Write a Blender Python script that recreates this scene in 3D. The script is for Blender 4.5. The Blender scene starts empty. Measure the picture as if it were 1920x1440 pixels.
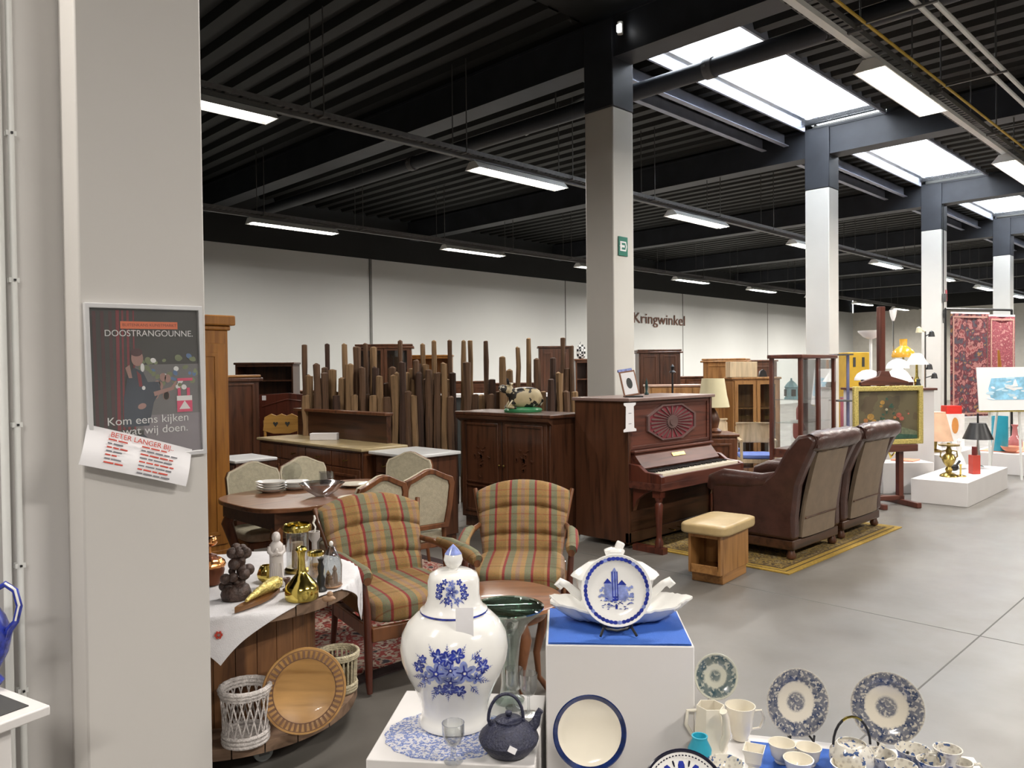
import bpy, math, random
from mathutils import Vector, Matrix
from mathutils import noise as mnoise
PI=math.pi; R=math.radians; random.seed(7)
sc=bpy.context.scene; COL=sc.collection
# ---------------------------------------------------------------- camera, exposure, world
EYE=1.55; FPX=1460.0
_a,_p,_r=R(45.2),R(-1.0),R(-0.6)
_v=Vector((math.cos(_a)*math.cos(_p),math.sin(_a)*math.cos(_p),math.sin(_p)))
_x=Vector((math.sin(_a),-math.cos(_a),0)); _u=_x.cross(_v)
CX=_x*math.cos(_r)+_u*math.sin(_r); CU=-_x*math.sin(_r)+_u*math.cos(_r)
cd=bpy.data.cameras.new('camera'); cam=bpy.data.objects.new('camera',cd); COL.objects.link(cam)
cd.sensor_width=36; cd.lens=FPX/1920*36; cd.clip_start=.05; cd.clip_end=200
m=Matrix((CX,CU,-_v)).transposed().to_4x4(); m.translation=Vector((0,0,EYE)); cam.matrix_world=m
sc.camera=cam
sc.view_settings.view_transform='Standard'; sc.view_settings.look='None'
sc.view_settings.gamma=1; sc.view_settings.use_curve_mapping=False
sc.view_settings.exposure=0.5
w=bpy.data.worlds.new('world'); sc.world=w; w.use_nodes=True
w.node_tree.nodes['Background'].inputs[0].default_value=(.93,.97,1,1)
w.node_tree.nodes['Background'].inputs[1].default_value=14.0
LAMP=1.0   # scale of every strip light
# pixel -> point helpers (1920x1440 frame): measured on a horizontal plane, or at a forward distance
def G(px,py,h=0.):
    d=_v+CX*(px-960)/FPX+CU*(720-py)/FPX; t=(h-EYE)/d.z
    return Vector((d.x*t,d.y*t,h))
def W(px,py,F):
    return Vector((0,0,EYE))+(_v+CX*(px-960)/FPX+CU*(720-py)/FPX)*F
# ---------------------------------------------------------------- mesh builder
class B:
    def __init__(s): s.v=[];s.f=[];s.m=[]
    def add(s,vs,fs,mi=0,M=None):
        o=len(s.v)
        for p in vs: s.v.append(tuple(M@Vector(p)) if M is not None else tuple(p))
        for f in fs: s.f.append(tuple(i+o for i in f)); s.m.append(mi)
        return s
    def box(s,x0,x1,y0,y1,z0,z1,mi=0,M=None):
        vs=[(x,y,z) for z in(z0,z1) for y in(y0,y1) for x in(x0,x1)]
        return s.add(vs,[(0,2,3,1),(4,5,7,6),(0,1,5,4),(2,6,7,3),(0,4,6,2),(1,3,7,5)],mi,M)
    def bx(s,c,d,mi=0,rot=(0,0,0)):
        M=Matrix.Translation(c)@Matrix.Rotation(rot[2],4,'Z')@Matrix.Rotation(rot[1],4,'Y')@Matrix.Rotation(rot[0],4,'X')
        return s.box(-d[0]/2,d[0]/2,-d[1]/2,d[1]/2,-d[2]/2,d[2]/2,mi,M)
    def lathe(s,prof,seg=24,c=(0,0,0),mi=0,M=None,sx=1,sy=1,flute=None,cap=True):
        n=len(prof); vs=[];fs=[]
        for (r,z) in prof:
            for k in range(seg):
                a=2*PI*k/seg; q=r
                if flute: q=r*(1+flute[1]*math.cos(flute[0]*a))
                vs.append((c[0]+q*math.cos(a)*sx,c[1]+q*math.sin(a)*sy,c[2]+z))
        for i in range(n-1):
            for k in range(seg):
                k2=(k+1)%seg; fs.append((i*seg+k,i*seg+k2,(i+1)*seg+k2,(i+1)*seg+k))
        if cap and prof[0][0]>1e-5: fs.append(tuple(range(seg-1,-1,-1)))
        if cap and prof[-1][0]>1e-5: fs.append(tuple((n-1)*seg+k for k in range(seg)))
        return s.add(vs,fs,mi,M)
    def cyl(s,c,r,h,seg=20,mi=0,M=None): return s.lathe([(r,0),(r,h)],seg,c,mi,M)
    def tube(s,pts,r,seg=8,mi=0,M=None,closed=False,flat=1.0):
        pts=[Vector(p) for p in pts]; n=len(pts); rs=r if isinstance(r,(list,tuple)) else [r]*n
        vs=[];fs=[]; up=Vector((0,0,1)); t0=None
        for i,p in enumerate(pts):
            if closed: t=(pts[(i+1)%n]-pts[i-1]).normalized()
            else: t=(pts[min(i+1,n-1)]-pts[max(i-1,0)]).normalized()
            if t0 is None:
                a=up if abs(t.z)<.9 else Vector((1,0,0)); e=t.cross(a).normalized()
            else:
                e=(e-t*e.dot(t)).normalized()
            t0=t; g=t.cross(e)
            for k in range(seg):
                an=2*PI*k/seg; vs.append(p+e*math.cos(an)*rs[i]+g*math.sin(an)*rs[i]*flat)
        for i in range(n if closed else n-1):
            for k in range(seg):
                k2=(k+1)%seg; j=(i+1)%n; fs.append((i*seg+k,i*seg+k2,j*seg+k2,j*seg+k))
        if not closed:
            fs.append(tuple(range(seg-1,-1,-1))); fs.append(tuple((n-1)*seg+k for k in range(seg)))
        return s.add(vs,fs,mi,M)
    def prism(s,poly,lo,hi,pl='xz',mi=0,M=None):
        n=len(poly)
        def q(a,b,c): return {'xz':(a,c,b),'xy':(a,b,c),'yz':(c,a,b)}[pl]
        vs=[q(a,b,lo) for a,b in poly]+[q(a,b,hi) for a,b in poly]
        fs=[tuple(range(n)),tuple(range(2*n-1,n-1,-1))]+[(i,i+n,(i+1)%n+n,(i+1)%n) for i in range(n)]
        return s.add(vs,fs,mi,M)
    def ring(s,outer,inner,lo,hi,pl='xz',mi=0,M=None):
        n=len(outer)
        def q(a,b,c): return {'xz':(a,c,b),'xy':(a,b,c),'yz':(c,a,b)}[pl]
        vs=[q(a,b,lo) for a,b in outer]+[q(a,b,lo) for a,b in inner]+[q(a,b,hi) for a,b in outer]+[q(a,b,hi) for a,b in inner]
        fs=[]
        for i in range(n):
            j=(i+1)%n
            fs+=[(i,j,n+j,n+i),(2*n+i,3*n+i,3*n+j,2*n+j),(i,2*n+i,2*n+j,j),(n+i,n+j,3*n+j,3*n+i)]
        return s.add(vs,fs,mi,M)
    def pillow(s,c,d,p=4.,n=10,mi=0,rot=(0,0,0),fn=None):
        M=Matrix.Translation(c)@Matrix.Rotation(rot[2],4,'Z')@Matrix.Rotation(rot[1],4,'Y')@Matrix.Rotation(rot[0],4,'X')
        vs=[];fs=[];idx={}
        def vert(q):
            k=tuple(round(t,5) for t in q)
            if k in idx: return idx[k]
            L=(abs(q[0])**p+abs(q[1])**p+abs(q[2])**p)**(1/p); w=[t/L for t in q]
            if fn: w=fn(*w)
            idx[k]=len(vs); vs.append((w[0]*d[0]/2,w[1]*d[1]/2,w[2]*d[2]/2)); return idx[k]
        for ax in range(3):
            for sg in(-1,1):
                for i in range(n):
                    for j in range(n):
                        c4=[]
                        for a,b in((i,j),(i+1,j),(i+1,j+1),(i,j+1)):
                            q=[0,0,0]; q[ax]=sg; q[(ax+1)%3]=math.tan(PI/4*(2*a/n-1)); q[(ax+2)%3]=math.tan(PI/4*(2*b/n-1)); c4.append(vert(q))
                        fs.append(tuple(c4 if sg>0 else c4[::-1]))
        return s.add(vs,fs,mi,M)
    def grid(s,fn,nu,nv,mi=0,closed=False,M=None):
        vs=[fn(i/nu,j/nv) for j in range(nv+1) for i in range(nu+1)]
        fs=[(j*(nu+1)+i,j*(nu+1)+i+1,(j+1)*(nu+1)+i+1,(j+1)*(nu+1)+i) for j in range(nv) for i in range(nu)]
        return s.add(vs,fs,mi,M)
    def slab(s,front,back,nu,nv,mi=0,M=None):
        a=[front(i/nu,j/nv) for j in range(nv+1) for i in range(nu+1)]
        b=[back(i/nu,j/nv) for j in range(nv+1) for i in range(nu+1)]; N=len(a); W_=nu+1
        fs=[]
        for j in range(nv):
            for i in range(nu):
                q=(j*W_+i,j*W_+i+1,(j+1)*W_+i+1,(j+1)*W_+i); fs.append(q); fs.append(tuple(N+t for t in q[::-1]))
        bd=[i for i in range(W_)]+[j*W_+nu for j in range(1,nv+1)]+[nv*W_+i for i in range(nu-1,-1,-1)]+[j*W_ for j in range(nv-1,0,-1)]
        for k in range(len(bd)):
            p,q=bd[k],bd[(k+1)%len(bd)]; fs.append((q,p,N+p,N+q))
        return s.add(a+b,fs,mi,M)
MESHES={}
def obj(name,b,mats,parent=None,loc=(0,0,0),rot=(0,0,0),bev=0,sm=40):
    me=bpy.data.meshes.new(name); me.from_pydata([tuple(p) for p in b.v],[],b.f)
    if not isinstance(mats,(list,tuple)): mats=[mats]
    for q in mats: me.materials.append(q)
    me.polygons.foreach_set('material_index',b.m)
    if sm:
        me.polygons.foreach_set('use_smooth',[True]*len(b.f)); me.set_sharp_from_angle(angle=R(sm))
    me.update()
    o=bpy.data.objects.new(name,me); COL.objects.link(o); o.parent=parent; o.location=loc; o.rotation_euler=rot
    if bev:
        md=o.modifiers.new('bevel','BEVEL'); md.width=bev; md.segments=2; md.limit_method='ANGLE'; md.angle_limit=R(50)
    return o
def tag(o,label,cat,group=None):
    o['label']=label; o['category']=cat
    if group: o['group']=group
    return o
def thing(name,label,cat,loc=(0,0,0),rz=0,group=None):
    o=bpy.data.objects.new(name,None); COL.objects.link(o); o.empty_display_size=.1
    o.location=loc; o.rotation_euler=(0,0,rz); return tag(o,label,cat,group)
def struct(name,b,m,label=None,loc=(0,0,0),bev=0,sm=40):
    o=obj(name,b,m,None,loc,(0,0,0),bev,sm); o['kind']='structure'
    if label: o['label']=label
    return o
def dup(o,loc,rz=None,label=None,group=None,parent=None):
    c=o.copy(); COL.objects.link(c); c.parent=parent
    if loc is not None: c.location=loc
    if rz is not None: c.rotation_euler=(o.rotation_euler[0],o.rotation_euler[1],rz)
    if label: c['label']=label
    if group: c['group']=group
    for ch in list(o.children): dup(ch,None,parent=c)
    return c
def text(name,s,size,m,parent,loc,rot,ext=.0005,width=None,align='CENTER'):
    cu=bpy.data.curves.new(name,'FONT'); cu.body=s; cu.size=size; cu.extrude=ext; cu.align_x=align; cu.align_y='CENTER'
    cu.materials.append(m); o=bpy.data.objects.new(name,cu); COL.objects.link(o); o.parent=parent; o.location=loc; o.rotation_euler=rot
    bpy.context.view_layer.update()
    me=bpy.data.meshes.new_from_object(o.evaluated_get(bpy.context.evaluated_depsgraph_get())); bpy.data.objects.remove(o); me.name=name
    o=bpy.data.objects.new(name,me); COL.objects.link(o); o.parent=parent; o.location=loc; o.rotation_euler=rot
    if width: o.scale=(width,1,1)
    return o
# ---------------------------------------------------------------- materials
def new(name):
    m_=bpy.data.materials.new(name); m_.use_nodes=True; nt=m_.node_tree
    return m_,nt,nt.nodes['Principled BSDF']
def N(nt,t,**k):
    n=nt.nodes.new(t)
    for a,v_ in k.items():
        if a.startswith('i_'): n.inputs[a[2:].replace('_',' ')].default_value=v_
        else: setattr(n,a,v_)
    return n
def coords(nt,sc_=(1,1,1),rot=(0,0,0)):
    t=N(nt,'ShaderNodeTexCoord'); mp=N(nt,'ShaderNodeMapping'); nt.links.new(t.outputs['Object'],mp.inputs[0])
    mp.inputs['Scale'].default_value=sc_; mp.inputs['Rotation'].default_value=rot; return mp.outputs[0]
def ramp(nt,fac,stops,interp='LINEAR'):
    r=N(nt,'ShaderNodeValToRGB'); r.color_ramp.interpolation=interp
    el=r.color_ramp.elements
    while len(el)>1: el.remove(el[-1])
    el[0].position=stops[0][0]; el[0].color=(*stops[0][1],1)
    for p,c in stops[1:]: e=el.new(p); e.color=(*c,1)
    nt.links.new(fac,r.inputs[0]); return r.outputs[0]
def sh(c,k): return tuple(min(1,x*k) for x in c)
def mat(name,col,rough=.5,metal=0,var=.12,nscale=6,bump=0,bscale=40,coat=0,spec=.5,emit=None,es=0):
    m_,nt,p=new(name); p.inputs['Roughness'].default_value=rough; p.inputs['Metallic'].default_value=metal
    p.inputs['Coat Weight'].default_value=coat; p.inputs['Specular IOR Level'].default_value=spec
    co=coords(nt); n=N(nt,'ShaderNodeTexNoise'); n.inputs['Scale'].default_value=nscale; n.inputs['Detail'].default_value=4
    nt.links.new(co,n.inputs[0])
    nt.links.new(ramp(nt,n.outputs[0],[(.3,sh(col,1-var)),(.7,sh(col,1+var))]),p.inputs['Base Color'])
    if bump:
        n2=N(nt,'ShaderNodeTexNoise'); n2.inputs['Scale'].default_value=bscale; nt.links.new(co,n2.inputs[0])
        b=N(nt,'ShaderNodeBump'); b.inputs['Strength'].default_value=bump; b.inputs['Distance'].default_value=.01
        nt.links.new(n2.outputs[0],b.inputs['Height']); nt.links.new(b.outputs[0],p.inputs['Normal'])
    if emit: p.inputs['Emission Color'].default_value=(*emit,1); p.inputs['Emission Strength'].default_value=es
    return m_
def wood(name,c1,c2,rough=.4,axis='z',scale=1.,coat=.0,planks=None):
    m_,nt,p=new(name); p.inputs['Roughness'].default_value=rough; p.inputs['Coat Weight'].default_value=coat
    s=[14*scale,14*scale,14*scale]; s['xyz'.index(axis)]=1.1*scale
    co=coords(nt,tuple(s)); n=N(nt,'ShaderNodeTexNoise'); n.inputs['Scale'].default_value=1.6; n.inputs['Detail'].default_value=6; n.inputs['Distortion'].default_value=.6
    nt.links.new(co,n.inputs[0])
    c=ramp(nt,n.outputs[0],[(.3,c2),(.5,c1),(.72,sh(c1,1.25))])
    nt.links.new(c,p.inputs['Base Color'])
    b=N(nt,'ShaderNodeBump'); b.inputs['Strength'].default_value=.15; b.inputs['Distance'].default_value=.003
    nt.links.new(n.outputs[0],b.inputs['Height']); nt.links.new(b.outputs[0],p.inputs['Normal'])
    return m_
def glass(name,tint=(.97,.98,.98),refl=.07,rough=.02):
    m_=bpy.data.materials.new(name); m_.use_nodes=True; nt=m_.node_tree; nt.nodes.clear()
    o=N(nt,'ShaderNodeOutputMaterial'); mx=N(nt,'ShaderNodeMixShader'); t=N(nt,'ShaderNodeBsdfTransparent'); g=N(nt,'ShaderNodeBsdfGlossy')
    t.inputs[0].default_value=(*tint,1); g.inputs['Roughness'].default_value=rough
    lw=N(nt,'ShaderNodeLayerWeight'); lw.inputs[0].default_value=.35
    mm=N(nt,'ShaderNodeMath',operation='MULTIPLY_ADD'); mm.inputs[1].default_value=.75; mm.inputs[2].default_value=refl
    nt.links.new(lw.outputs['Facing'],mm.inputs[0]); nt.links.new(mm.outputs[0],mx.inputs[0])
    nt.links.new(t.outputs[0],mx.inputs[1]); nt.links.new(g.outputs[0],mx.inputs[2]); nt.links.new(mx.outputs[0],o.inputs[0]); return m_
def emis(name,col,s):
    m_,nt,p=new(name); p.inputs['Base Color'].default_value=(*col,1); p.inputs['Emission Color'].default_value=(*col,1); p.inputs['Emission Strength'].default_value=s; return m_
# ramps in linear colour
MW=mat('white_paint_wall',(.52,.52,.50),.75,var=.03,nscale=1.2)
MBW=mat('back_wall_panels',(.56,.575,.56),.7,var=.05,nscale=.35)
MBLK=mat('black_steel_deck',(.0045,.0055,.0045),.6,var=.3,nscale=2)
MBEAM=mat('black_painted_beam',(.030,.034,.042),.5,var=.2,nscale=3)
MPURL=mat('galvanised_purlin',(.34,.37,.45),.45,metal=.3,var=.1)
MGAL=mat('galvanised_tray',(.13,.13,.13),.6,metal=.3,var=.15,nscale=20)
MROD=mat('dull_steel_rod',(.12,.12,.115),.5,metal=.5)
MLH=mat('white_enamel',(.75,.76,.74),.35,var=.04)
MTUBE=emis('lit_tube',(1,.95,.84),8)
MPLN=mat('white_plinth_paint',(.66,.64,.63),.45,var=.03,nscale=3)
MCLM=mat('cream_column_paint',(.60,.59,.55),.6,var=.03,nscale=2)
MWHC=mat('white_china',(.80,.79,.76),.12,var=.03,coat=.6)
MCRC=mat('cream_china',(.72,.67,.56),.14,var=.04,coat=.5)
MBLUE=mat('cobalt_blue',(.02,.035,.28),.2,var=.5,nscale=60,coat=.4)
MBLUEL=mat('washed_blue',(.22,.27,.55),.2,var=.35,nscale=50,coat=.4)
MNAVY=mat('navy_rim',(.006,.018,.09),.2,var=.4,nscale=40,coat=.4)
MBCL=mat('blue_cloth',(.03,.11,.44),.8,var=.1,bump=.2,bscale=300)
MIRON=mat('dark_cast_iron',(.018,.02,.045),.5,var=.25,nscale=80,bump=.5,bscale=160)
MBLACK=mat('black_plastic',(.01,.01,.011),.4)
MBRASS=mat('polished_brass',(.70,.55,.14),.14,metal=1,var=.06)
MBRASSD=mat('aged_brass',(.33,.24,.07),.3,metal=1,var=.3,nscale=30)
MCOP=mat('polished_copper',(.75,.33,.12),.2,metal=1,var=.2)
MGOLD=mat('gilt_plaster',(.58,.47,.15),.35,metal=.5,var=.3,nscale=60,bump=.6,bscale=90)
MCHR=mat('chrome',(.7,.7,.7),.12,metal=1,var=.02)
W_REEL=wood('weathered_reel_pine',(.19,.085,.032),(.08,.032,.012),.6,'z')
W_REELX=wood('grey_reel_boards',(.20,.125,.08),(.10,.06,.035),.7,'x')
W_DARK=wood('dark_oak',(.075,.028,.013),(.026,.010,.005),.35,'z',coat=.1)
W_DARKX=wood('dark_oak_horizontal',(.06,.024,.011),(.022,.009,.004),.35,'x',coat=.1)
W_MAH=wood('mahogany',(.09,.022,.012),(.035,.009,.006),.3,'z',coat=.25)
W_MAHX=wood('mahogany_horizontal',(.10,.030,.018),(.04,.012,.008),.42,'x',coat=.05)
W_OAK=wood('honey_oak',(.33,.16,.05),(.18,.075,.02),.4,'z')
W_OAKX=wood('honey_oak_horizontal',(.33,.16,.05),(.18,.075,.02),.4,'x')
W_PINE=wood('orange_pine',(.33,.135,.022),(.22,.08,.012),.35,'z',coat=.1)
W_BEECH=wood('pale_beech',(.58,.44,.27),(.46,.33,.19),.4,'z')
W_TBL=wood('table_walnut',(.19,.08,.035),(.10,.04,.016),.28,'x',coat=.2)
W_CHR=wood('chair_walnut',(.16,.06,.022),(.07,.024,.01),.35,'z',coat=.1)
W_BR=wood('brown_veneer',(.12,.044,.018),(.05,.018,.008),.35,'z',coat=.1)
W_PLATE=wood('turned_wood_plate',(.42,.23,.075),(.28,.14,.04),.4,'x',coat=.1)
W_STK=[wood('hewn_stake_%s'%n,c,sh(c,.35),.85,'z') for n,c in(('umber',(.105,.055,.028)),('tan',(.24,.145,.07)),('dark',(.05,.024,.014)))]
M_UPH=mat('cream_damask',(.42,.385,.28),.85,var=.12,nscale=40,bump=.3,bscale=200)
M_UPHF=mat('cream_damask_trim',(.55,.50,.38),.8,var=.1)
M_LEA=mat('brown_leather',(.055,.022,.016),.32,var=.25,nscale=12,bump=.25,bscale=60,spec=.6)
M_LEAB=mat('taupe_back_fabric',(.19,.14,.095),.6,var=.12,nscale=10)
M_TANL=mat('tan_leather',(.45,.33,.16),.38,var=.1,nscale=8,bump=.1)
M_CLOTH=mat('white_linen',(.68,.67,.69),.85,var=.05,nscale=20,bump=.25,bscale=250)
M_WICK=mat('white_wicker',(.58,.54,.52),.7,var=.2,nscale=70,bump=.8,bscale=140)
M_CRWK=mat('cream_wicker',(.50,.44,.30),.7,var=.2,nscale=70,bump=.8,bscale=140)
M_PAPER=mat('white_paper',(.74,.73,.75),.7,var=.02)
M_FRM=mat('silver_frame',(.62,.62,.63),.35,metal=.2,var=.04)
M_INKR=mat('red_ink',(.50,.05,.03),.7); M_INKK=mat('grey_ink',(.16,.16,.18),.7)
M_RED=mat('red_enamel',(.62,.03,.02),.35); M_GREEN=mat('green_sign',(.01,.16,.11),.45,var=.05)
M_SIGNW=mat('sign_white',(.8,.8,.8),.5,var=.01)
G_CLR=glass('clear_glass'); G_GRN=glass('green_glass',(.90,.955,.925),.09); G_CAB=glass('cabinet_glass',(.93,.95,.95),.05)
MMARB=mat('white_marble',(.62,.63,.63),.25,var=.08,nscale=3)
MBEIG=mat('beige_marble',(.42,.33,.18),.25,var=.15,nscale=5)
MSHADE=mat('cream_lamp_shade',(.60,.55,.36),.8,var=.05)
MSHW=mat('white_opal_glass',(.85,.84,.82),.3,var=.02)
MAMB=mat('amber_glass',(.62,.32,.03),.2,var=.12)
MPINK=mat('coral_cloth',(.75,.30,.19),.8,var=.08)
MTEAL=mat('teal_glaze',(.02,.30,.42),.35,var=.08)
MDKGR=mat('dark_interior',(.03,.033,.032),.6)
def concrete():
    m_,nt,p=new('polished_concrete'); co=coords(nt)
    n=N(nt,'ShaderNodeTexNoise'); n.inputs['Scale'].default_value=.55; n.inputs['Detail'].default_value=7; n.inputs['Roughness'].default_value=.6; nt.links.new(co,n.inputs[0])
    nt.links.new(ramp(nt,n.outputs[0],[(.3,(.118,.110,.098)),(.7,(.182,.170,.154))]),p.inputs['Base Color'])
    n2=N(nt,'ShaderNodeTexNoise'); n2.inputs['Scale'].default_value=2.3; n2.inputs['Detail'].default_value=6; nt.links.new(co,n2.inputs[0])
    mr=N(nt,'ShaderNodeMapRange'); mr.inputs[1].default_value=.3; mr.inputs[2].default_value=.7; mr.inputs[3].default_value=.30; mr.inputs[4].default_value=.46
    nt.links.new(n2.outputs[0],mr.inputs[0]); nt.links.new(mr.outputs[0],p.inputs['Roughness'])
    b=N(nt,'ShaderNodeBump'); b.inputs['Strength'].default_value=.08; b.inputs['Distance'].default_value=.02; nt.links.new(n2.outputs[0],b.inputs['Height']); nt.links.new(b.outputs[0],p.inputs['Normal'])
    return m_
MFLOOR=concrete()
def plaid():
    m_,nt,p=new('plaid_upholstery'); p.inputs['Roughness'].default_value=.9
    t=N(nt,'ShaderNodeTexCoord'); s=N(nt,'ShaderNodeSeparateXYZ'); nt.links.new(t.outputs['Object'],s.inputs[0])
    def mth(op,a,b=None):
        q=N(nt,'ShaderNodeMath',operation=op)
        for i,z in enumerate((a,b)):
            if z is None: continue
            if isinstance(z,(int,float)): q.inputs[i].default_value=z
            else: nt.links.new(z,q.inputs[i])
        return q.outputs[0]
    fx=mth('FRACT',mth('ADD',mth('MULTIPLY',s.outputs[0],1/.25),.5+40))
    gold=(.24,.135,.045); g2=(.285,.17,.065); gr=(.15,.145,.085); red=(.20,.03,.025); pu=(.24,.15,.10)
    c1=ramp(nt,fx,[(0,gold),(.10,g2),(.16,red),(.215,gr),(.36,g2),(.46,pu),(.55,g2),(.66,gr),(.80,red),(.855,gold)],'CONSTANT')
    fz=mth('FRACT',mth('ADD',mth('MULTIPLY',mth('ADD',s.outputs[1],s.outputs[2]),1/.21),40.2))
    c2=ramp(nt,fz,[(0,(1,1,1)),(.30,(.72,.74,.66)),(.40,(1,1,1)),(.62,(.85,.55,.5)),(.66,(1,1,1))],'CONSTANT')
    mx=N(nt,'ShaderNodeMix',data_type='RGBA',blend_type='MULTIPLY'); mx.inputs[0].default_value=.8
    nt.links.new(c1,mx.inputs[6]); nt.links.new(c2,mx.inputs[7])
    n=N(nt,'ShaderNodeTexNoise'); n.inputs['Scale'].default_value=160; nt.links.new(t.outputs['Object'],n.inputs[0])
    mx2=N(nt,'ShaderNodeMix',data_type='RGBA',blend_type='OVERLAY'); mx2.inputs[0].default_value=.35
    nt.links.new(mx.outputs[2],mx2.inputs[6]); nt.links.new(n.outputs[1],mx2.inputs[7]); nt.links.new(mx2.outputs[2],p.inputs['Base Color'])
    b=N(nt,'ShaderNodeBump'); b.inputs['Strength'].default_value=.3; b.inputs['Distance'].default_value=.004; nt.links.new(n.outputs[0],b.inputs['Height']); nt.links.new(b.outputs[0],p.inputs['Normal'])
    return m_
M_PLAID=plaid()
def blotch(name,base,cols,scale,th=.55,rough=.8,detail=3,vor=True):
    m_,nt,p=new(name); p.inputs['Roughness'].default_value=rough
    co=coords(nt); n=N(nt,'ShaderNodeTexNoise'); n.inputs['Scale'].default_value=scale; n.inputs['Detail'].default_value=detail; nt.links.new(co,n.inputs[0])
    v=N(nt,'ShaderNodeTexVoronoi'); v.inputs['Scale'].default_value=scale*1.4; nt.links.new(co,v.inputs[0])
    st=[(0,base)]+[(th-.18+.36*(i+.5)/len(cols),c) for i,c in enumerate(cols)]
    a=ramp(nt,n.outputs[0],st,'CONSTANT')
    mx=N(nt,'ShaderNodeMix',data_type='RGBA',blend_type='MULTIPLY'); mx.inputs[0].default_value=.5
    nt.links.new(a,mx.inputs[6]); nt.links.new(ramp(nt,v.outputs['Distance'],[(.2,(.35,.3,.3)),(.45,(1,1,1))]),mx.inputs[7])
    nt.links.new(mx.outputs[2],p.inputs['Base Color']); return m_
M_RUG=blotch('red_cream_rug',(.20,.02,.02),[(.50,.40,.32),(.30,.04,.03),(.42,.30,.24),(.03,.02,.03)],14,.5)
M_RUGG=blotch('gold_rug_field',(.07,.045,.02),[(.28,.19,.05),(.11,.07,.03),(.33,.26,.12)],22,.5)
M_RUGE=mat('gold_rug_border',(.36,.23,.035),.9,var=.25,nscale=60); M_RUGD=mat('brown_rug_line',(.09,.055,.015),.9)
M_KIL=blotch('red_hanging_carpet',(.22,.05,.055),[(.36,.16,.15),(.13,.03,.04),(.07,.06,.08),(.30,.16,.07)],9,.52)
M_KIL2=blotch('pink_hanging_carpet',(.36,.11,.12),[(.26,.06,.08),(.45,.22,.21)],26,.5)
M_PAINT=blotch('dark_still_life_ground',(.085,.07,.042),[(.12,.10,.055),(.10,.075,.045)],3,.5,.4)
def transfer(name,rim0,rim1,base=(.62,.57,.47),ink=(.018,.036,.092),cen=.50,scale=105):
    # printed plate: rim band and centre bouquet as colour of the glaze, from the distance to the plate's own axis (local z)
    m_,nt,p=new(name); p.inputs['Roughness'].default_value=.15; p.inputs['Coat Weight'].default_value=.4
    t=N(nt,'ShaderNodeTexCoord'); s=N(nt,'ShaderNodeSeparateXYZ'); nt.links.new(t.outputs['Object'],s.inputs[0])
    cb=N(nt,'ShaderNodeCombineXYZ'); nt.links.new(s.outputs[0],cb.inputs[0]); nt.links.new(s.outputs[1],cb.inputs[1])
    L=N(nt,'ShaderNodeVectorMath',operation='LENGTH'); nt.links.new(cb.outputs[0],L.inputs[0])
    n=N(nt,'ShaderNodeTexNoise'); n.inputs['Scale'].default_value=scale; n.inputs['Detail'].default_value=3; nt.links.new(t.outputs['Object'],n.inputs[0])
    v=N(nt,'ShaderNodeTexVoronoi'); v.inputs['Scale'].default_value=scale*.55; nt.links.new(t.outputs['Object'],v.inputs[0])
    ad=N(nt,'ShaderNodeMath',operation='MULTIPLY_ADD'); ad.inputs[1].default_value=.012; nt.links.new(n.outputs[0],ad.inputs[0]); nt.links.new(L.outputs['Value'],ad.inputs[2])
    ma=ramp(nt,ad.outputs[0],[(0,(1,)*3),(cen*rim0,(.9,)*3),(cen*rim0+.006,(0,0,0)),(rim0,(0,0,0)),(rim0+.004,(1,1,1)),(rim1,(1,1,1)),(min(.999,rim1+.003),(0,0,0))])
    iv=ramp(nt,v.outputs['Distance'],[(.10,(.35,)*3),(.22,(1,1,1)),(.6,(.8,)*3)])
    nz=ramp(nt,n.outputs[0],[(.40,(.2,)*3),(.47,(1,1,1))])
    a=N(nt,'ShaderNodeMix',data_type='RGBA',blend_type='MULTIPLY'); a.inputs[0].default_value=1; nt.links.new(ma,a.inputs[6]); nt.links.new(iv,a.inputs[7])
    a2=N(nt,'ShaderNodeMix',data_type='RGBA',blend_type='MULTIPLY'); a2.inputs[0].default_value=.8; nt.links.new(a.outputs[2],a2.inputs[6]); nt.links.new(nz,a2.inputs[7])
    f=N(nt,'ShaderNodeMix',data_type='RGBA'); nt.links.new(a2.outputs[2],f.inputs[0]); f.inputs[6].default_value=(*base,1); f.inputs[7].default_value=(*ink,1)
    nt.links.new(f.outputs[2],p.inputs['Base Color']); return m_
M_TRANS=transfer('blue_transferware',.062,.1005)
M_WARE=blotch('blue_printed_cups',(.60,.57,.50),[(.60,.57,.50),(.06,.10,.22)],55,.52,.15)
# ---------------------------------------------------------------- hall shell
XL,XR,YF,YB=-7.0,38.9,-7.0,15.35; ZD=5.2
fl=B().box(XL-.1,XR+.1,YF-.1,YB+.1,-.1,0); struct('floor',fl,MFLOOR,'polished grey concrete floor of the hall',sm=0)
MJ=mat('saw_cut_joint',(.10,.098,.092),.8)
for i,(a,b_) in enumerate((((4.99,-6.9),(5.07,15.3)),((-6.9,1.27),(38,1.27)))):
    v=(Vector(b_)-Vector(a)); n=Vector((-v.y,v.x)).normalized()*.004
    q=[(a[0]+n.x,a[1]+n.y,0),(a[0]-n.x,a[1]-n.y,0),(b_[0]-n.x,b_[1]-n.y,0),(b_[0]+n.x,b_[1]+n.y,0)]
    b=B(); b.add([(x,y,-.002) for x,y,z in q]+[(x,y,.0008) for x,y,z in q],[(0,1,2,3),(7,6,5,4),(0,4,5,1),(1,5,6,2),(2,6,7,3),(3,7,4,0)])
    struct('trim_%d'%(i+1),b,MJ,('dark saw cut joint in the concrete, running across the aisle','dark saw cut joint in the concrete, running along the aisle')[i],sm=0)
bw=B().box(XL,XR,YB,YB+.15,0,4.2); struct('wall_back',bw,MBW,'long pale grey panelled wall behind the furniture',sm=0)
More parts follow.
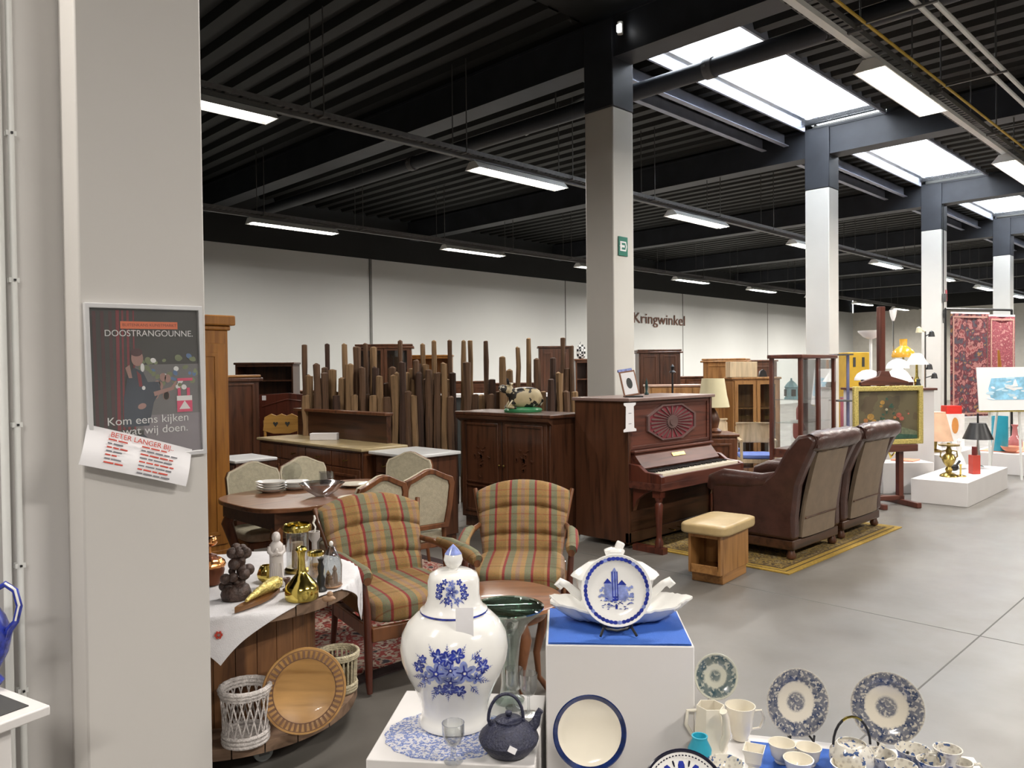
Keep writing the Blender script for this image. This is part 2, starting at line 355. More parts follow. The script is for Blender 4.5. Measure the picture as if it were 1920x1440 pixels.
bt=B().box(XL,XR,YB+.02,YB+.15,4.2,ZD+.3); struct('wall_back_top',bt,MBLK,'black upper band above the pale back wall',sm=0)
b=B().box(10.55,10.61,YB-.03,YB-.001,0,4.2)
for x in (17.5,23.8,30.1): b.box(x,x+.03,YB-.01,YB-.001,0,4.2)
struct('trim_3',b,mat('grey_wall_joint',(.16,.16,.15),.6),'grey vertical joints of the back wall panels',sm=0)
struct('wall_right',B().box(XR,XR+.15,YF,YB,0,4.2),mat('beige_end_wall',(.58,.56,.50),.7,var=.05),'far beige end wall of the hall',sm=0)
struct('wall_right_top',B().box(XR+.02,XR+.15,YF,YB,4.2,ZD+.3),MBLK,'black band above the far end wall',sm=0)
struct('wall_front',B().box(XL,XR,YF-.15,YF,0,ZD+.3),MW,'white front wall of the hall',sm=0)
struct('wall_end',B().box(XL-.15,XL,YF,YB,0,ZD+.3),MW,'white near end wall of the hall',sm=0)
struct('wall_left',B().box(-3.2,.705,2.62,2.85,0,4.9),mat('white_plaster_wall',(.56,.545,.53),.7,var=.03,nscale=1.5),'white plaster wall at the left beside the pillar',sm=0)
# corrugated deck: ribs run across the hall (Y); open where the roof lights are
SY0,SY1=4.17,5.33
struct('ceiling_strip',B().box(XL,6.60,SY0-.01,SY1+.01,ZD+.02,ZD+.14),MBLK,'black deck strip closing the roof on the near side of the column row',sm=0)
def deck(y0,y1):
    b=B(); pts=[]; x=XL
    while x<XR: pts+=[(x,ZD),(x+.14,ZD),(x+.18,ZD+.08),(x+.29,ZD+.08)]; x+=.33
    n=len(pts); vs=[(px,y,pz) for y in(y0,y1) for px,pz in pts]
    b.add(vs,[(i,i+1,n+i+1,n+i) for i in range(n-1)])
    b.box(XL,XR,y0,y1,ZD+.1,ZD+.16); return b
struct('ceiling',deck(YF,SY0),MBLK,'black corrugated steel deck over the near aisle',sm=0)
struct('ceiling_far',deck(SY1,YB),MBLK,'black corrugated steel deck over the furniture',sm=0)
COLX=[6.42+5.26*i for i in range(-2,7)]
G_SKY=glass('clear_roof_light_sheet',(.97,.98,1.0),.02,.2)
for i,x in enumerate(COLX[:-1]):
    if i<2: continue
    x0,x1=x+.33,x+5.27
    b=B().box(x0+.55,x1-.12,SY0+.02,SY1-.02,ZD+.02,ZD+.035)
    struct('window_%d'%(i+1),b,G_SKY,'bright daylight roof light in the black deck',sm=0)
    b=B().box(x0-.05,x0+.55,SY0,SY1,ZD+.05,ZD+.1).box(x1-.12,x1+.05,SY0,SY1,ZD+.05,ZD+.1)
    struct('ceiling_infill',b,MBLK,'black deck strip closing the end of a roof light',sm=0)
    b=B().box(x0,x1,SY1,SY1+.03,ZD-.04,ZD+.3).box(x0,x1,SY0-.03,SY0,ZD-.04,ZD+.3)
    struct('window_frame',b,MPURL,'grey steel upstand along a roof light',sm=0)
    for j,y in enumerate((SY1+.33,SY1+.70)):
        b=B().box(x0,x1,y,y+.012,ZD-.20,ZD-.005).box(x0,x1,y-.07,y,ZD-.20,ZD-.188).box(x0,x1,y,y+.07,ZD-.018,ZD-.006)
        struct('purlin',b,MPURL,'galvanised roof purlin beside the roof light, %s one'%('nearer' if j==0 else 'farther'),sm=0)
for i,x in enumerate(COLX):
    b=B().box(x+.02,x+.05+.28,YF,YB,4.76,4.79).box(x+.02,x+.33,YF,YB,5.16,5.19).box(x+.03,x+.32,YF,YB,4.79,5.16)
    struct('roof_beam',b,MBEAM,'dark grey roof beam spanning across the hall above the columns',sm=0)
where=['on the near side, out of sight','nearest to the camera','standing behind the piano with a green exit sign','second one, behind the glass display cabinet','third one, beside the hanging carpets','fourth one, at the right edge of the photo','fifth','sixth','seventh']
for i,x in enumerate(COLX):
    if i<2: continue
    b=B().box(x,x+.35,4.96,5.33,0,4.26); col=struct('column',b,MCLM,'white concrete column, '+where[i],bev=.012)
    b=B().box(x-.004,x+.354,4.956,5.334,4.26,5.17); c2=struct('column_head',b,MBEAM,'black painted top of the column, '+where[i],bev=.01)
# big dark ventilation pipe under the deck
pp=thing('ventilation_pipe','round black ventilation pipe crossing under the first roof light','pipe',(7.35,0,4.72))
obj('pipe_run',B().tube([(0,-1.5,0),(0,14.8,0)],.095,20),MBEAM,pp)
for y in (4.38,9.5): obj('clamp',B().tube([(0,y-.05,0),(0,y+.05,0)],.108,20).box(-.13,.13,y-.015,y+.015,-.012,.012),MGAL,pp)
tp=thing('sprinkler_pipe','thin pale pipe hanging under the deck left of the exit sign column','pipe',(0,0,0))
p0,p1=W(985,190,11.0),W(1092,160,9.6); obj('pipe_run',B().tube([(p0.x,p0.y,4.9),(p1.x,p0.y-1.6,4.9)],.035,10),MLH,tp)
obj('hanger',B().tube([((p0.x+p1.x)/2,p0.y-.8,4.9),((p0.x+p1.x)/2,p0.y-.8,ZD)],.012,6),MROD,tp)
# cable trays with strip lights
LS=[]
ROWW={2.47:100,6.98:72,11.93:125,-2.1:190}
def fixture(x,y,z,label,group,lit=True,first=[None]):
    if first[0] is None:
        t=thing('strip_light',label,'lamp',(x,y,z),0,group)
        b=B().prism([(-.13,.0),(-.05,.085),(.05,.085),(.13,.0),(.118,.0),(.045,.073),(-.045,.073),(-.118,.0)],-.8,.8,'yz')
        obj('housing',b,MLH,t,sm=0)
        for yy in (-.05,.05):
            obj('tube',B().tube([(-.76,yy,.02),(.76,yy,.02)],.014,10),MTUBE,t)
        l=B()
        for k in range(17): l.box(-.77+k*.095,-.768+k*.095,-.10,.10,-.012,.002)
        obj('louvre',l,MCHR,t,sm=0)
        for s in(-1,1): obj('end_cap',B().prism([(-.13,-.002),(-.05,.088),(.05,.088),(.13,-.002)],s*.8-.006,s*.8+.006,'yz'),MLH,t,sm=0)
        first[0]=t
    else: t=dup(first[0],(x,y,z),label=label,group=group)
    for yy in (-.05,.05):
        ld=bpy.data.lights.new('strip_tube_light','AREA'); ld.shape='RECTANGLE'; ld.size=1.5; ld.size_y=.026; ld.energy=.5*ROWW[y]*LAMP*(.75 if x<4.5 and y>0 else 2 if x>20 else 1.4 if x>13 else 1); ld.color=(1,.94,.87)
        lo=bpy.data.objects.new('strip_tube_light',ld); COL.objects.link(lo); lo.location=(x,y+yy,z+.0045)
    return t
def tray(y,x0,x1,label,rods,z=4.12):
    t=thing('cable_tray',label,'cable tray',(0,y,z))
    b=B()
    b.box(x0,x1,-.09,-.085,0,.05).box(x0,x1,.085,.09,0,.05)
    x=x0
    while x<x1: b.box(x,x+.05,-.085,.085,0,.003); x+=.085
    obj('tray',b,MGAL,t,sm=0)
    obj('rail',B().box(x0,x1,-.03,.03,-.045,-.002),MLH if y<4 else MROD,t,sm=0)
    for x in rods:
        obj('crossbar',B().box(x-.015,x+.015,-.14,.14,-.02,-.003),MGAL,t,sm=0)
        if y<4 and y>0: obj('bracket_arm',B().box(x-.012,x+.012,-.66,-.1,.02,.035).tube([(x,-.57,.03),(x,-.57,ZD-z)],.007,6),MROD,t,sm=0)
        for s in(-1,1): obj('rod',B().tube([(x,s*.125,-.02),(x,s*.125,ZD-z)],.007,6),MROD,t)
ROW=[(2.47,'over the aisle at the right','nearest row of strip lights over the aisle'),(6.98,'over the armchairs and piano','middle row of strip lights'),(11.93,'over the far cabinets','far row of strip lights'),(-2.1,'added out of view behind the camera','added row of unseen strip lights for the foreground')]  # last row is an unseen addition that brightens the foreground and near pillar
ordn=['first','second','third','fourth','fifth','sixth','seventh','eighth','ninth']
for r_,(y,wh,gp) in enumerate(ROW):
    if r_<3: tray(y,(-2 if r_==0 else 1.0),37.5,'perforated metal cable tray carrying the strip lights '+wh,[2.3+1.9*k for k in range(18)])
    x0,st,n=((-1.7+.8,4.15,9),(2.1+.8,4.2,8),(5.9+.8,4.08,8),(-2,5,4))[r_]
    for k in range(n):
        if r_==3: 
            fixture(x0+st*k,y,4.0,'strip light %s, %s from the near end'%(wh,ordn[k]),gp)
        else: fixture(x0+st*k,y,3.975,'%s strip light from the left %s'%(ordn[k],wh),gp)
# pipes and yellow cable beside the aisle tray
for dy,zz,rr,mm,lb in ((-.62,4.18,.02,MLH,'pale conduit pipe beside the aisle tray, outer one'),(-.52,4.18,.02,MLH,'pale conduit pipe beside the aisle tray, inner one'),(-.16,4.15,.012,mat('yellow_cable',(.5,.32,.02),.5),'yellow cable running along the aisle tray')):
    tag(obj('conduit',B().tube([(-2,2.47+dy,zz),(33,2.47+dy,zz)],rr,8),mm),lb,'pipe')
# small sensors/spot lamp
s=thing('spot_lamp','small white lit spot lamp under the dark beam above the exit sign column','lamp',(6.3,4.9,4.9)); q=W(1137,42,7.7)
s.location=(6.38,q.y,q.z); obj('lamp_body',B().cyl((0,0,-.05),.03,.12,12),MLH,s); obj('lamp_face',B().bx((-.032,-.01,0),(.012,.05,.07)),emis('lit_spot',(1,1,1),6),s)
# exit sign on the column
e=thing('exit_sign','green square exit sign with a white arrow on the column','sign',(6.595,4.952,2.93),0)
q=Vector((6.42,4.952,0)); z0=Vector(G(1,1,0)); 
def yplane(px,py,Y):
    d=_v+CX*(px-960)/FPX+CU*(720-py)/FPX; t=Y/d.y; return Vector((d.x*t,Y,EYE+d.z*t))
def xplane(px,py,X):
    d=_v+CX*(px-960)/FPX+CU*(720-py)/FPX; t=X/d.x; return Vector((X,d.y*t,EYE+d.z*t))
q=yplane(1168,462,4.95); e.location=(q.x,4.945,q.z)
obj('sign_plate',B().bx((0,.004,0),(.155,.008,.20)),M_GREEN,e,bev=.003)
b=B().ring([(-.055,-.05),(.045,-.05),(.06,0),(.045,.05),(-.055,.05)],[(-.04,-.035),(.033,-.035),(.045,0),(.033,.035),(-.04,.035)],-.002,0)
b.prism([(-.065,0),(-.03,.035),(-.03,.012),(.02,.012),(.02,-.012),(-.03,-.012),(-.03,-.035)],-.004,-.001)
obj('arrow_symbol',b,M_SIGNW,e,sm=0)
q1=yplane(1195,597,15.34); q2=yplane(1280,602,15.34)
sg=thing('wall_lettering','brown letters spelling a shop name on the pale back wall','sign',((q1.x+q2.x)/2-.55,15.33,q1.z))
tx=text('lettering','De Kringwinkel',.50,mat('brown_sign_paint',(.12,.05,.03),.6),sg,(.0,-.01,0),(R(90),0,0),.006,width=1.3)
# ---------------------------------------------------------------- near pillar, poster, notice
PY=2.47
b=B().box(.70,1.068,PY,2.84,0,5.15); struct('pillar',b,mat('near_pillar_paint',(.58,.56,.535),.6,var=.02,nscale=1.5),'white near pillar carrying the framed poster',bev=.006)
pl=yplane(157,570,PY); pr=yplane(377,573,PY); pb=yplane(377,852,PY)
pw=pr.x-pl.x; ph=(pl.z+pr.z)/2-pb.z-.0
ps=thing('framed_poster','framed dark poster of a person with plants on the white pillar','poster',((pl.x+pr.x)/2,PY-.001,pb.z+ph/2),0); ps.rotation_euler=(0,R(-1),0)
o_=[(-pw/2,-ph/2),(pw/2,-ph/2),(pw/2,ph/2),(-pw/2,ph/2)]; i_=[(x*.925,z*.94) for x,z in o_]
obj('poster_frame',B().ring(o_,i_,-.018,0),M_FRM,ps,sm=0,bev=.002)
def flat(b,poly,y,mi=0): # thin printed shape facing -y
    b.prism(poly,y-.0004,y,'xz',mi); return b
def ell(cx,cz,rx,rz,n=14,rot=0): return [(cx+rx*math.cos(2*PI*k/n)*math.cos(rot)-rz*math.sin(2*PI*k/n)*math.sin(rot),cz+rx*math.cos(2*PI*k/n)*math.sin(rot)+rz*math.sin(2*PI*k/n)*math.cos(rot)) for k in range(n)]
PC=[mat('poster_'+n,sh(c,1.6),.35,var=v) for n,c,v in (('dark',(.035,.034,.034),.2),('grey',(.13,.125,.13),.15),('red',(.17,.02,.03),.2),('navy',(.03,.04,.06),.3),('skin',(.30,.17,.15),.15),('leaf',(.16,.19,.10),.5),('pink',(.62,.05,.13),.2),('white',(.75,.75,.77),.02),('orange',(.60,.15,.06),.05),('floor',(.20,.18,.20),.1),('blue',(.08,.15,.30),.3),('deepred',(.06,.02,.025),.2))]
a_,c_=pw/2*.925,ph/2*.94
b=B(); U=lambda x,z:( -a_+2*a_*x, -c_+2*c_*z)
def rc(x0,z0,x1,z1): return [U(x0,z0),U(x1,z0),U(x1,z1),U(x0,z1)]
def el(x,z,rx,rz,rot=0): q=U(x,z); return ell(q[0],q[1],rx*2*a_,rz*2*c_,14,rot)
y=-.004
flat(b,rc(0,0,1,1),y,0); flat(b,rc(.38,.17,1,.62),y-.0006,1); flat(b,rc(.45,0,1,.27),y-.0009,9)
for x in (.03,.1,.17): flat(b,rc(x,.2,x+.03,.98),y-.0006,11)
for x,ww in ((.215,.03),(.265,.018),(.31,.022),(.365,.014)): flat(b,[U(x,.18),U(x+ww,.18),U(x+ww+.02,.99),U(x+.02,.99)],y-.0008,2)
random.seed(3)
for k in range(46):
    x,z=random.uniform(.42,.97),random.uniform(.45,.68); flat(b,el(x,z,random.uniform(.012,.035),random.uniform(.01,.022),random.uniform(0,3)),y-.0012-.00002*k,5 if k%4 else 7 if k%8 else 10)
for k in range(9): flat(b,el(random.uniform(.55,.7),random.uniform(.4,.55),.03,.03),y-.0022,4)
flat(b,[U(.27,.2),U(.50,.2),U(.55,.36),U(.62,.44),U(.60,.50),U(.5,.50),U(.46,.57),U(.38,.6),U(.32,.55),U(.28,.4)],y-.0026,3)
flat(b,el(.41,.665,.055,.055),y-.003,4); flat(b,el(.405,.705,.055,.028),y-.0032,11)
flat(b,[U(.30,.60),U(.34,.62),U(.36,.53),U(.33,.53)],y-.003,4); flat(b,el(.455,.60,.018,.03),y-.0032,7); flat(b,el(.46,.46,.016,.014),y-.0032,7); flat(b,[U(.42,.47),U(.45,.47),U(.44,.55),U(.4,.58)],y-.003,2)
flat(b,el(.44,.335,.04,.02,.3),y-.0032,4); flat(b,[U(.56,.4),U(.74,.44),U(.78,.5),U(.76,.5),U(.72,.46),U(.55,.43)],y-.003,4)
flat(b,rc(.77,.28,.92,.38),y-.003,6); flat(b,rc(.77,.36,.92,.395),y-.0032,7); flat(b,rc(.78,.38,.81,.45),y-.003,6); flat(b,rc(.87,.38,.9,.45),y-.003,6); flat(b,[U(.79,.3),U(.9,.3),U(.845,.36)],y-.0034,7); flat(b,rc(.78,.50,.93,.52),y-.003,6)
flat(b,[U(.30,.0),U(.5,.0),U(.5,.1),U(.45,.14),U(.36,.12)],y-.0026,3); flat(b,rc(.27,.865,.80,.915),y-.003,8)
b.m=b.m; obj('poster_print',b,PC,ps,sm=0)
T_W=PC[7]
text('poster_text','DOOSTRANGOUNNE.',.0265,T_W,ps,(.012,y-.004,c_*.665),(R(90),0,0),.0003,width=.98)
text('poster_text','BUITENKANS KUNSTMARKT',.0125,mat('poster_label_ink',(.42,.10,.05),.5),ps,(.012,y-.004,c_*.78),(R(90),0,0),.0002)
text('poster_text','Kom eens kijken',.034,T_W,ps,(.0,y-.004,-c_*.52),(R(90),0,0),.0003,width=1.05)
text('poster_text','wat wij doen.',.034,T_W,ps,(.02,y-.004,-c_*.665),(R(90),0,0),.0003,width=1.05)
obj('poster_glass',B().box(-a_,a_,-.0125,-.0115,-c_,c_),glass('poster_glazing',(.97,.97,.97),.045,.06),ps,sm=0)
# notice paper hanging crooked under/over the poster, tipping away from the pillar
n0,n1,n2,n3=[yplane(px_,py_,PY-.03) for px_,py_ in((165,796),(362,843),(347,908),(146,872))]
cc=(n0+n1+n2+n3)/4; ex=(n1-n0); L1=ex.length; ez=((n0-n3)).length; ang=math.atan2(ex.z,ex.x)
nt_=thing('paper_notice','crooked white paper notice with red and grey text below the poster','notice',(cc.x,PY-.033,cc.z),0); nt_.rotation_euler=(R(-14),-ang,0)
hw,hh=L1/2,ez/2*1.02
b=B().grid(lambda u,v:((u-.5)*2*hw,-.006*math.sin(u*PI)-.004*math.sin(v*5),(v-.5)*2*hh),12,8)
b2=[(x,y_+.0012,z) for x,y_,z in b.v]; n_=len(b.v); fs=list(b.f); b.add(b2,[f[::-1] for f in fs]); obj('paper_sheet',b,M_PAPER,nt_)
text('notice_text','BETER LANGER BIJ..',.021,M_INKR,nt_,(.0,-.0105,hh*.72),(R(90),0,0),.0003,width=1.05)
bR,bK=B(),B(); random.seed(5)
for colx,ww,n in ((-.62,.30,7),(-.0,.62,8)):
    for k in range(n):
        z=hh*(.48-.19*k); tgt=(bR,bK)[k%2]; x=colx*hw
        while x<(colx+ww*random.uniform(.75,1))*hw: 
            l=random.uniform(.012,.028); tgt.box(x,x+l,-.0108,-.0098,z-.002,z+.002); x+=l+.004
obj('red_text_lines',bR,M_INKR,nt_,sm=0)['kind']='stuff'; obj('grey_text_lines',bK,M_INKK,nt_,sm=0)['kind']='stuff'
# conduit pipe on left wall with clips
q=yplane(30,700,2.6); cp=thing('wall_conduit','thin white pipe clipped upright to the wall at the left edge','pipe',(q.x,2.6,0),0)
obj('pipe_run',B().tube([(0,0,0),(0,0,4.8)],.009,12),MLH,cp)
q2=yplane(6,700,2.6); obj('pipe_run',B().tube([(q2.x-q.x,0,0),(q2.x-q.x,0,4.8)],.011,12),MLH,cp)
for py_ in (250,525,797,1063,1300):
    z=yplane(20,py_,2.6).z; obj('pipe_clip',B().bx((0,.005,z),(.026,.022,.014)).bx((0,-.012,z),(.006,.006,.006),1),[MLH,MBLACK],cp,sm=0)
# ---------------------------------------------------------------- foreground plinths and their china
VZ=R(-44.8)   # faces the camera
def XY(px,F,z=0):
    r_=(px-960)/FPX*F; a=R(45.2); return Vector((F*math.cos(a)+r_*math.sin(a),F*math.sin(a)-r_*math.cos(a),z))
LP=.5; TP=.75; KT=.45
c=Vector((1.505,1.725)); lp=thing('display_plinth','low white plinth carrying the big blue and white ginger jar','plinth',(c.x,c.y,0),R(-51))
obj('plinth_body',B().box(-.238,.222,-.217,.24,0,LP),MPLN,lp,bev=.004)
tc=(G(1022,1205,TP)+G(1303,1210,TP)+G(1040,1140,TP)+G(1292,1143,TP))/4
tp_=thing('display_pedestal','tall white pedestal with a blue cloth on top, beside the ginger jar','pedestal',(tc.x-.012,tc.y+.010,0),R(-48.5))
obj('pedestal_body',B().box(-.215,.215,-.17,.17,0,TP-.003),MPLN,tp_,bev=.004)
cl=obj('table_cloth',B().grid(lambda u,v:((u-.5)*.415,(v-.5)*.335,.0035+.0012*math.sin(u*9+v*4)),18,14).box(-.2075,.2075,-.1675,.1675,0,.002),MBCL,None,(tc.x-.012,tc.y+.010,TP-.002),(0,0,R(-48.5)))
tag(cl,'blue cloth laid over the top of the tall white pedestal','cloth')
fp=thing('display_plinth','low white plinth in front of the tall pedestal, mostly below the photo','plinth',tuple(XY(1165,1.93)),R(-48.5))
obj('plinth_body',B().box(-.2,.25,-.17,.17,0,KT),MPLN,fp,bev=.004)
# ---- ginger jar
jc=XY(846,2.31,LP+.003)
PJ=[(.100,0),(.106,.004),(.107,.014),(.100,.022),(.097,.045),(.104,.075),(.121,.115),(.142,.155),(.157,.195),(.161,.23),(.155,.268),(.138,.30),(.112,.325),(.09,.335),(.078,.338),(.078,.34)]
def rad(P,z):
    for (r0,z0),(r1,z1) in zip(P,P[1:]):
        if z0<=z<=z1: return r0+(r1-r0)*(z-z0)/max(1e-6,z1-z0)
    return P[-1][0]
def decal(b,P,poly,mi,off=.0008,th0=-PI/2):
    cs=sum(p[0] for p in poly)/len(poly); cz=sum(p[1] for p in poly)/len(poly)
    def q(s,z,r_=None):
        r=rad(P,z)+off; a=th0+s/rad(P,z); return (r*math.cos(a),r*math.sin(a),z)
    n=len(poly); mid=[((p[0]+cs)/2,(p[1]+cz)/2) for p in poly]
    vs=[q(cs,cz)]+[q(*p) for p in mid]+[q(*p) for p in poly]
    fs=[]
    for i in range(n):
        j=(i+1)%n; fs+=[(0,1+i,1+j),(1+i,1+n+i,1+n+j,1+j)]
    b.add(vs,fs,mi)
def el2(cx,cz,a,b_,rot,n=9): return [(cx+a*math.cos(2*PI*k/n)*math.cos(rot)-b_*math.sin(2*PI*k/n)*math.sin(rot),cz+a*math.cos(2*PI*k/n)*math.sin(rot)+b_*math.sin(2*PI*k/n)*math.cos(rot)) for k in range(n)]
def flower(b,P,s,z,r,mp,mc,off=.0008,n=5,th0=-PI/2,ph=0):
    for k in range(n):
        a=2*PI*k/n+ph; decal(b,P,el2(s+r*.58*math.cos(a),z+r*.58*math.sin(a),r*.46,r*.33,a),mp,off+.00012*(k%2),th0)
        decal(b,P,el2(s+r*.45*math.cos(a),z+r*.45*math.sin(a),r*.30,r*.08,a,6),mc,off+.0003,th0)
    decal(b,P,el2(s,z,r*.27,r*.27,0),mc,off+.0004,th0); decal(b,P,el2(s,z,r*.12,r*.12,0,6),0,off+.0006,th0)
def leafspray(b,P,s,z,ang,L,n,mi,mi2,th0=-PI/2,rs=random):
    for k in range(n):
        t=(k+1)/n; x=s+L*t*math.cos(ang); y=z+L*t*math.sin(ang)
        for sg in(-1,1):
            a=ang+sg*.75; l=L*.30*(1.15-t); decal(b,P,el2(x+l*.6*math.cos(a),y+l*.6*math.sin(a),l*.6,l*.16,a,6),mi if (k+sg)%3 else mi2,.0007,th0)
    decal(b,P,el2(s+L*.5*math.cos(ang),z+L*.5*math.sin(ang),L*.55,.0011,ang,6),mi2,.0006,th0)
J=thing('ginger_jar','large white lidded ginger jar painted with blue flowers','jar',tuple(jc),VZ)
b=B()
vs_n=48
b.lathe(PJ,vs_n)
random.seed(11); z0=.205
for (s,z,r,dk) in ((-.040,.203,.034,1),(.040,.203,.035,1),(.001,.214,.026,0),(.0,.176,.028,0),(-.072,.185,.022,0),(.076,.183,.020,0),(-.03,.236,.018,0)):
    flower(b,PJ,s,z,r,2,1,.0010 if dk else .0008,5,ph=random.random()*3)
for (s,z,r) in ((-.034,.252,.020),(-.008,.246,.021),(.020,.254,.021),(-.094,.217,.020),(.095,.214,.022),(-.032,.150,.019),(-.004,.155,.021),(.024,.148,.020),(.08,.238,.012),(-.08,.24,.012)):
    flower(b,PJ,s,z,r,1,2,.0011,5,ph=random.random()*3)
for k in range(15):
    a=2*PI*k/15; leafspray(b,PJ,math.cos(a)*.082,.2+math.sin(a)*.048,a+random.uniform(-.2,.2),random.uniform(.035,.055),5,2,1)
b2=B(); b2.v,b2.f,b2.m=b.v,b.f,b.m
obj('jar_body',b,[MWHC,MBLUE,MBLUEL],J,sm=50)
PL=[(.096,.330),(.100,.333),(.100,.340),(.088,.348),(.080,.366),(.077,.385),(.077,.425),(.070,.445),(.050,.455),(.0,.457)]
PLd=[(.088,.348),(.080,.366),(.077,.385),(.077,.425),(.070,.445),(.050,.455)]
b=B().lathe(PL,vs_n); b.lathe([(.1005,.3335),(.1012,.336),(.1005,.339)],vs_n,mi=1)
for s0 in (-.012,): 
    for (s,z,r,m1,m2) in ((0,.41,.02,2,1),(-.035,.42,.015,1,2),(-.04,.398,.013,1,2),(.035,.418,.013,1,2),(.038,.397,.014,1,2),(-.012,.385,.012,1,2),(.016,.384,.011,2,1),(0,.433,.011,2,1),(-.02,.437,.009,1,2),(.022,.436,.009,1,2)): flower(b,PLd,s,z,r,m1,m2)
    for k in range(9):
        a=PI+PI*k/8; leafspray(b,PLd,math.cos(a)*.03,.40+math.sin(a)*.015,a,.022,4,2,1)
ld_=obj('lid',b,[MWHC,MBLUE,MBLUEL],J,sm=50)
obj('finial',B().lathe([(.016,.456),(.013,.461),(.024,.472),(.029,.487),(.025,.503),(.013,.519),(.0,.532)],24).lathe([(.0255,.5035),(.0138,.5195),(.0,.5325)],24,mi=1),[MWHC,MBLUEL],ld_)
tg=tag(obj('price_tag',B().grid(lambda u,v:((u-.5)*.05,-.012*v-.004*math.sin(v*3),-.105*v),6,10).grid(lambda u,v:((u-.5)*.05,-.012*v-.004*math.sin(v*3)+.001,-.105*v),6,10).box(-.02,.02,-.0165,-.0155,-.088,-.083,1),[M_PAPER,M_INKK],J if False else None,tuple(XY(866,2.19,.88)),(R(6),0,VZ)),'white paper price tag hanging over the neck of the ginger jar','price tag')
# ---- doily
M_DOI=blotch('blue_doily_print',(.60,.60,.64),[(.60,.60,.64),(.16,.22,.48),(.38,.42,.6)],110,.5,.9)
dq=[(.185*math.cos(2*PI*k/72)*(1+.02*math.cos(2*PI*k/4)),.155*math.sin(2*PI*k/72)*(1+.02*math.cos(2*PI*k/4))) for k in range(72)]
dc=XY(835,2.235); 
dm=obj('doily',B().prism(dq,.0005,.0028,'xy'),M_DOI,None,(dc.x,dc.y,LP-.0005),(0,0,VZ),sm=0); tag(dm,'round blue and white doily under the ginger jar','doily')
# ---- cast iron teapot
kc=XY(947,2.12,LP+.001); T=thing('cast_iron_teapot','dark blue cast iron teapot with a bail handle','teapot',tuple(kc),VZ+R(8))
obj('pot_body',B().lathe([(.045,0),(.058,.006),(.078,.030),(.083,.043),(.078,.056),(.058,.076),(.036,.090),(.0,.091)],40),MIRON,T)
ldp=obj('lid',B().lathe([(.037,.089),(.037,.094),(.022,.099),(.0,.101)],32),MIRON,T); obj('knob',B().lathe([(.004,.1),(.010,.108),(.009,.114),(0,.117)],16),MIRON,ldp)
obj('spout',B().tube([(.055,0,.058),(.075,0,.078),(.083,0,.103),(.09,0,.112)],[.018,.013,.009,.009],14),MIRON,T)
obj('handle',B().tube([(-.05+.0,0,.075)]+[(.048*-math.cos(a)-.008,0,.095+.068*math.sin(a)) for a in [PI*k/14 for k in range(15)]]+[(.04,0,.078)],.0045,10),MIRON,T)
for s in(-1,1): obj('handle_lug',B().bx((s*.044-.003,0,.083),(.008,.012,.022)),MIRON,T,bev=.002)
obj('price_sticker',B().bx((-.002,-.0835,.047),(.022,.004,.015),rot=(R(-12),R(30),0)),M_PAPER,T,sm=0)
# ---- clear glass goblet in front, wine glasses, green vase
gc=XY(842,2.075,LP+.001); gb=thing('cut_glass_goblet','small clear cut glass goblet in front of the ginger jar','glass',tuple(gc),VZ)
obj('goblet_bowl',B().lathe([(.006,.042),(.02,.05),(.03,.075),(.031,.105),(.029,.105),(.028,.076),(.019,.053),(.001,.046)],16),G_CLR,gb)
obj('goblet_foot',B().lathe([(.026,0),(.026,.003),(.009,.009),(.006,.042)],16),G_CLR,gb)
first=None
for px_,F_,lb in ((958,2.40,'clear wine glass behind the teapot, left of the pair'),(985,2.36,'clear wine glass behind the teapot, right of the pair')):
    if not first:
        first=thing('wine_glass',lb,'glass',tuple(XY(px_,F_,LP+.001)),VZ,'wine glasses behind the teapot')
        obj('glass_bowl',B().lathe([(.004,.055),(.018,.062),(.027,.08),(.028,.125),(.0268,.125),(.0258,.081),(.0165,.065),(.001,.06)],20),G_CLR,first)
        obj('glass_stem',B().lathe([(.028,0),(.028,.002),(.006,.008),(.0035,.02),(.004,.055)],20),G_CLR,first)
    else: dup(first,tuple(XY(px_,F_,LP+.001)),label=lb)
gv=thing('green_glass_vase','tall green glass vase with a wide flared rim behind the ginger jar','vase',tuple(XY(948,2.455,LP+.001)),VZ)
obj('vase_body',B().lathe([(.048,0),(.05,.006),(.03,.02),(.026,.06),(.03,.14),(.042,.21),(.068,.255),(.104,.285),(.112,.30),(.108,.30),(.10,.289),(.064,.26),(.037,.212),(.025,.14),(.01,.05),(0,.03)],36),G_GRN,gv)
obj('vase_rim',B().lathe([(.108,.296),(.114,.298),(.115,.303),(.108,.305),(.106,.300)],36),glass('green_rim_glass',(.6,.76,.69),.2),gv)
# ---- tureen, platter, delft plate on stand
pc=XY(1157,2.475,TP+.004); pt=thing('serving_platter','white embossed leaf edged platter under the tureen','platter',tuple(pc),VZ)
def plat(u,v,lo=0):
    a=2*PI*u; k=1+.05*math.cos(9*a)+.10*abs(math.cos(a))**6; r=v
    x=.205*k*r*math.cos(a); y=.115*k*r*math.sin(a); z=.008+.045*max(0,(r-.55)/.45)**1.6*(1+.35*abs(math.cos(a))**3)-lo
    return (x,y,z+(.0015*math.sin(40*a) if r>.6 else 0))
b=B().grid(lambda u,v:plat(u,v),72,8).grid(lambda u,v:plat(u,v,.006),72,8); n=73*9
b.add([plat(k/72,1) for k in range(73)]+[plat(k/72,1,.006) for k in range(73)],[(k,k+1,74+k,73+k) for k in range(72)]); obj('platter_dish',b,MWHC,pt,sm=60)
tn=thing('soup_tureen','white embossed soup tureen with two handles and a knobbed lid','tureen',tuple(XY(1150,2.49,TP+.012)),VZ)
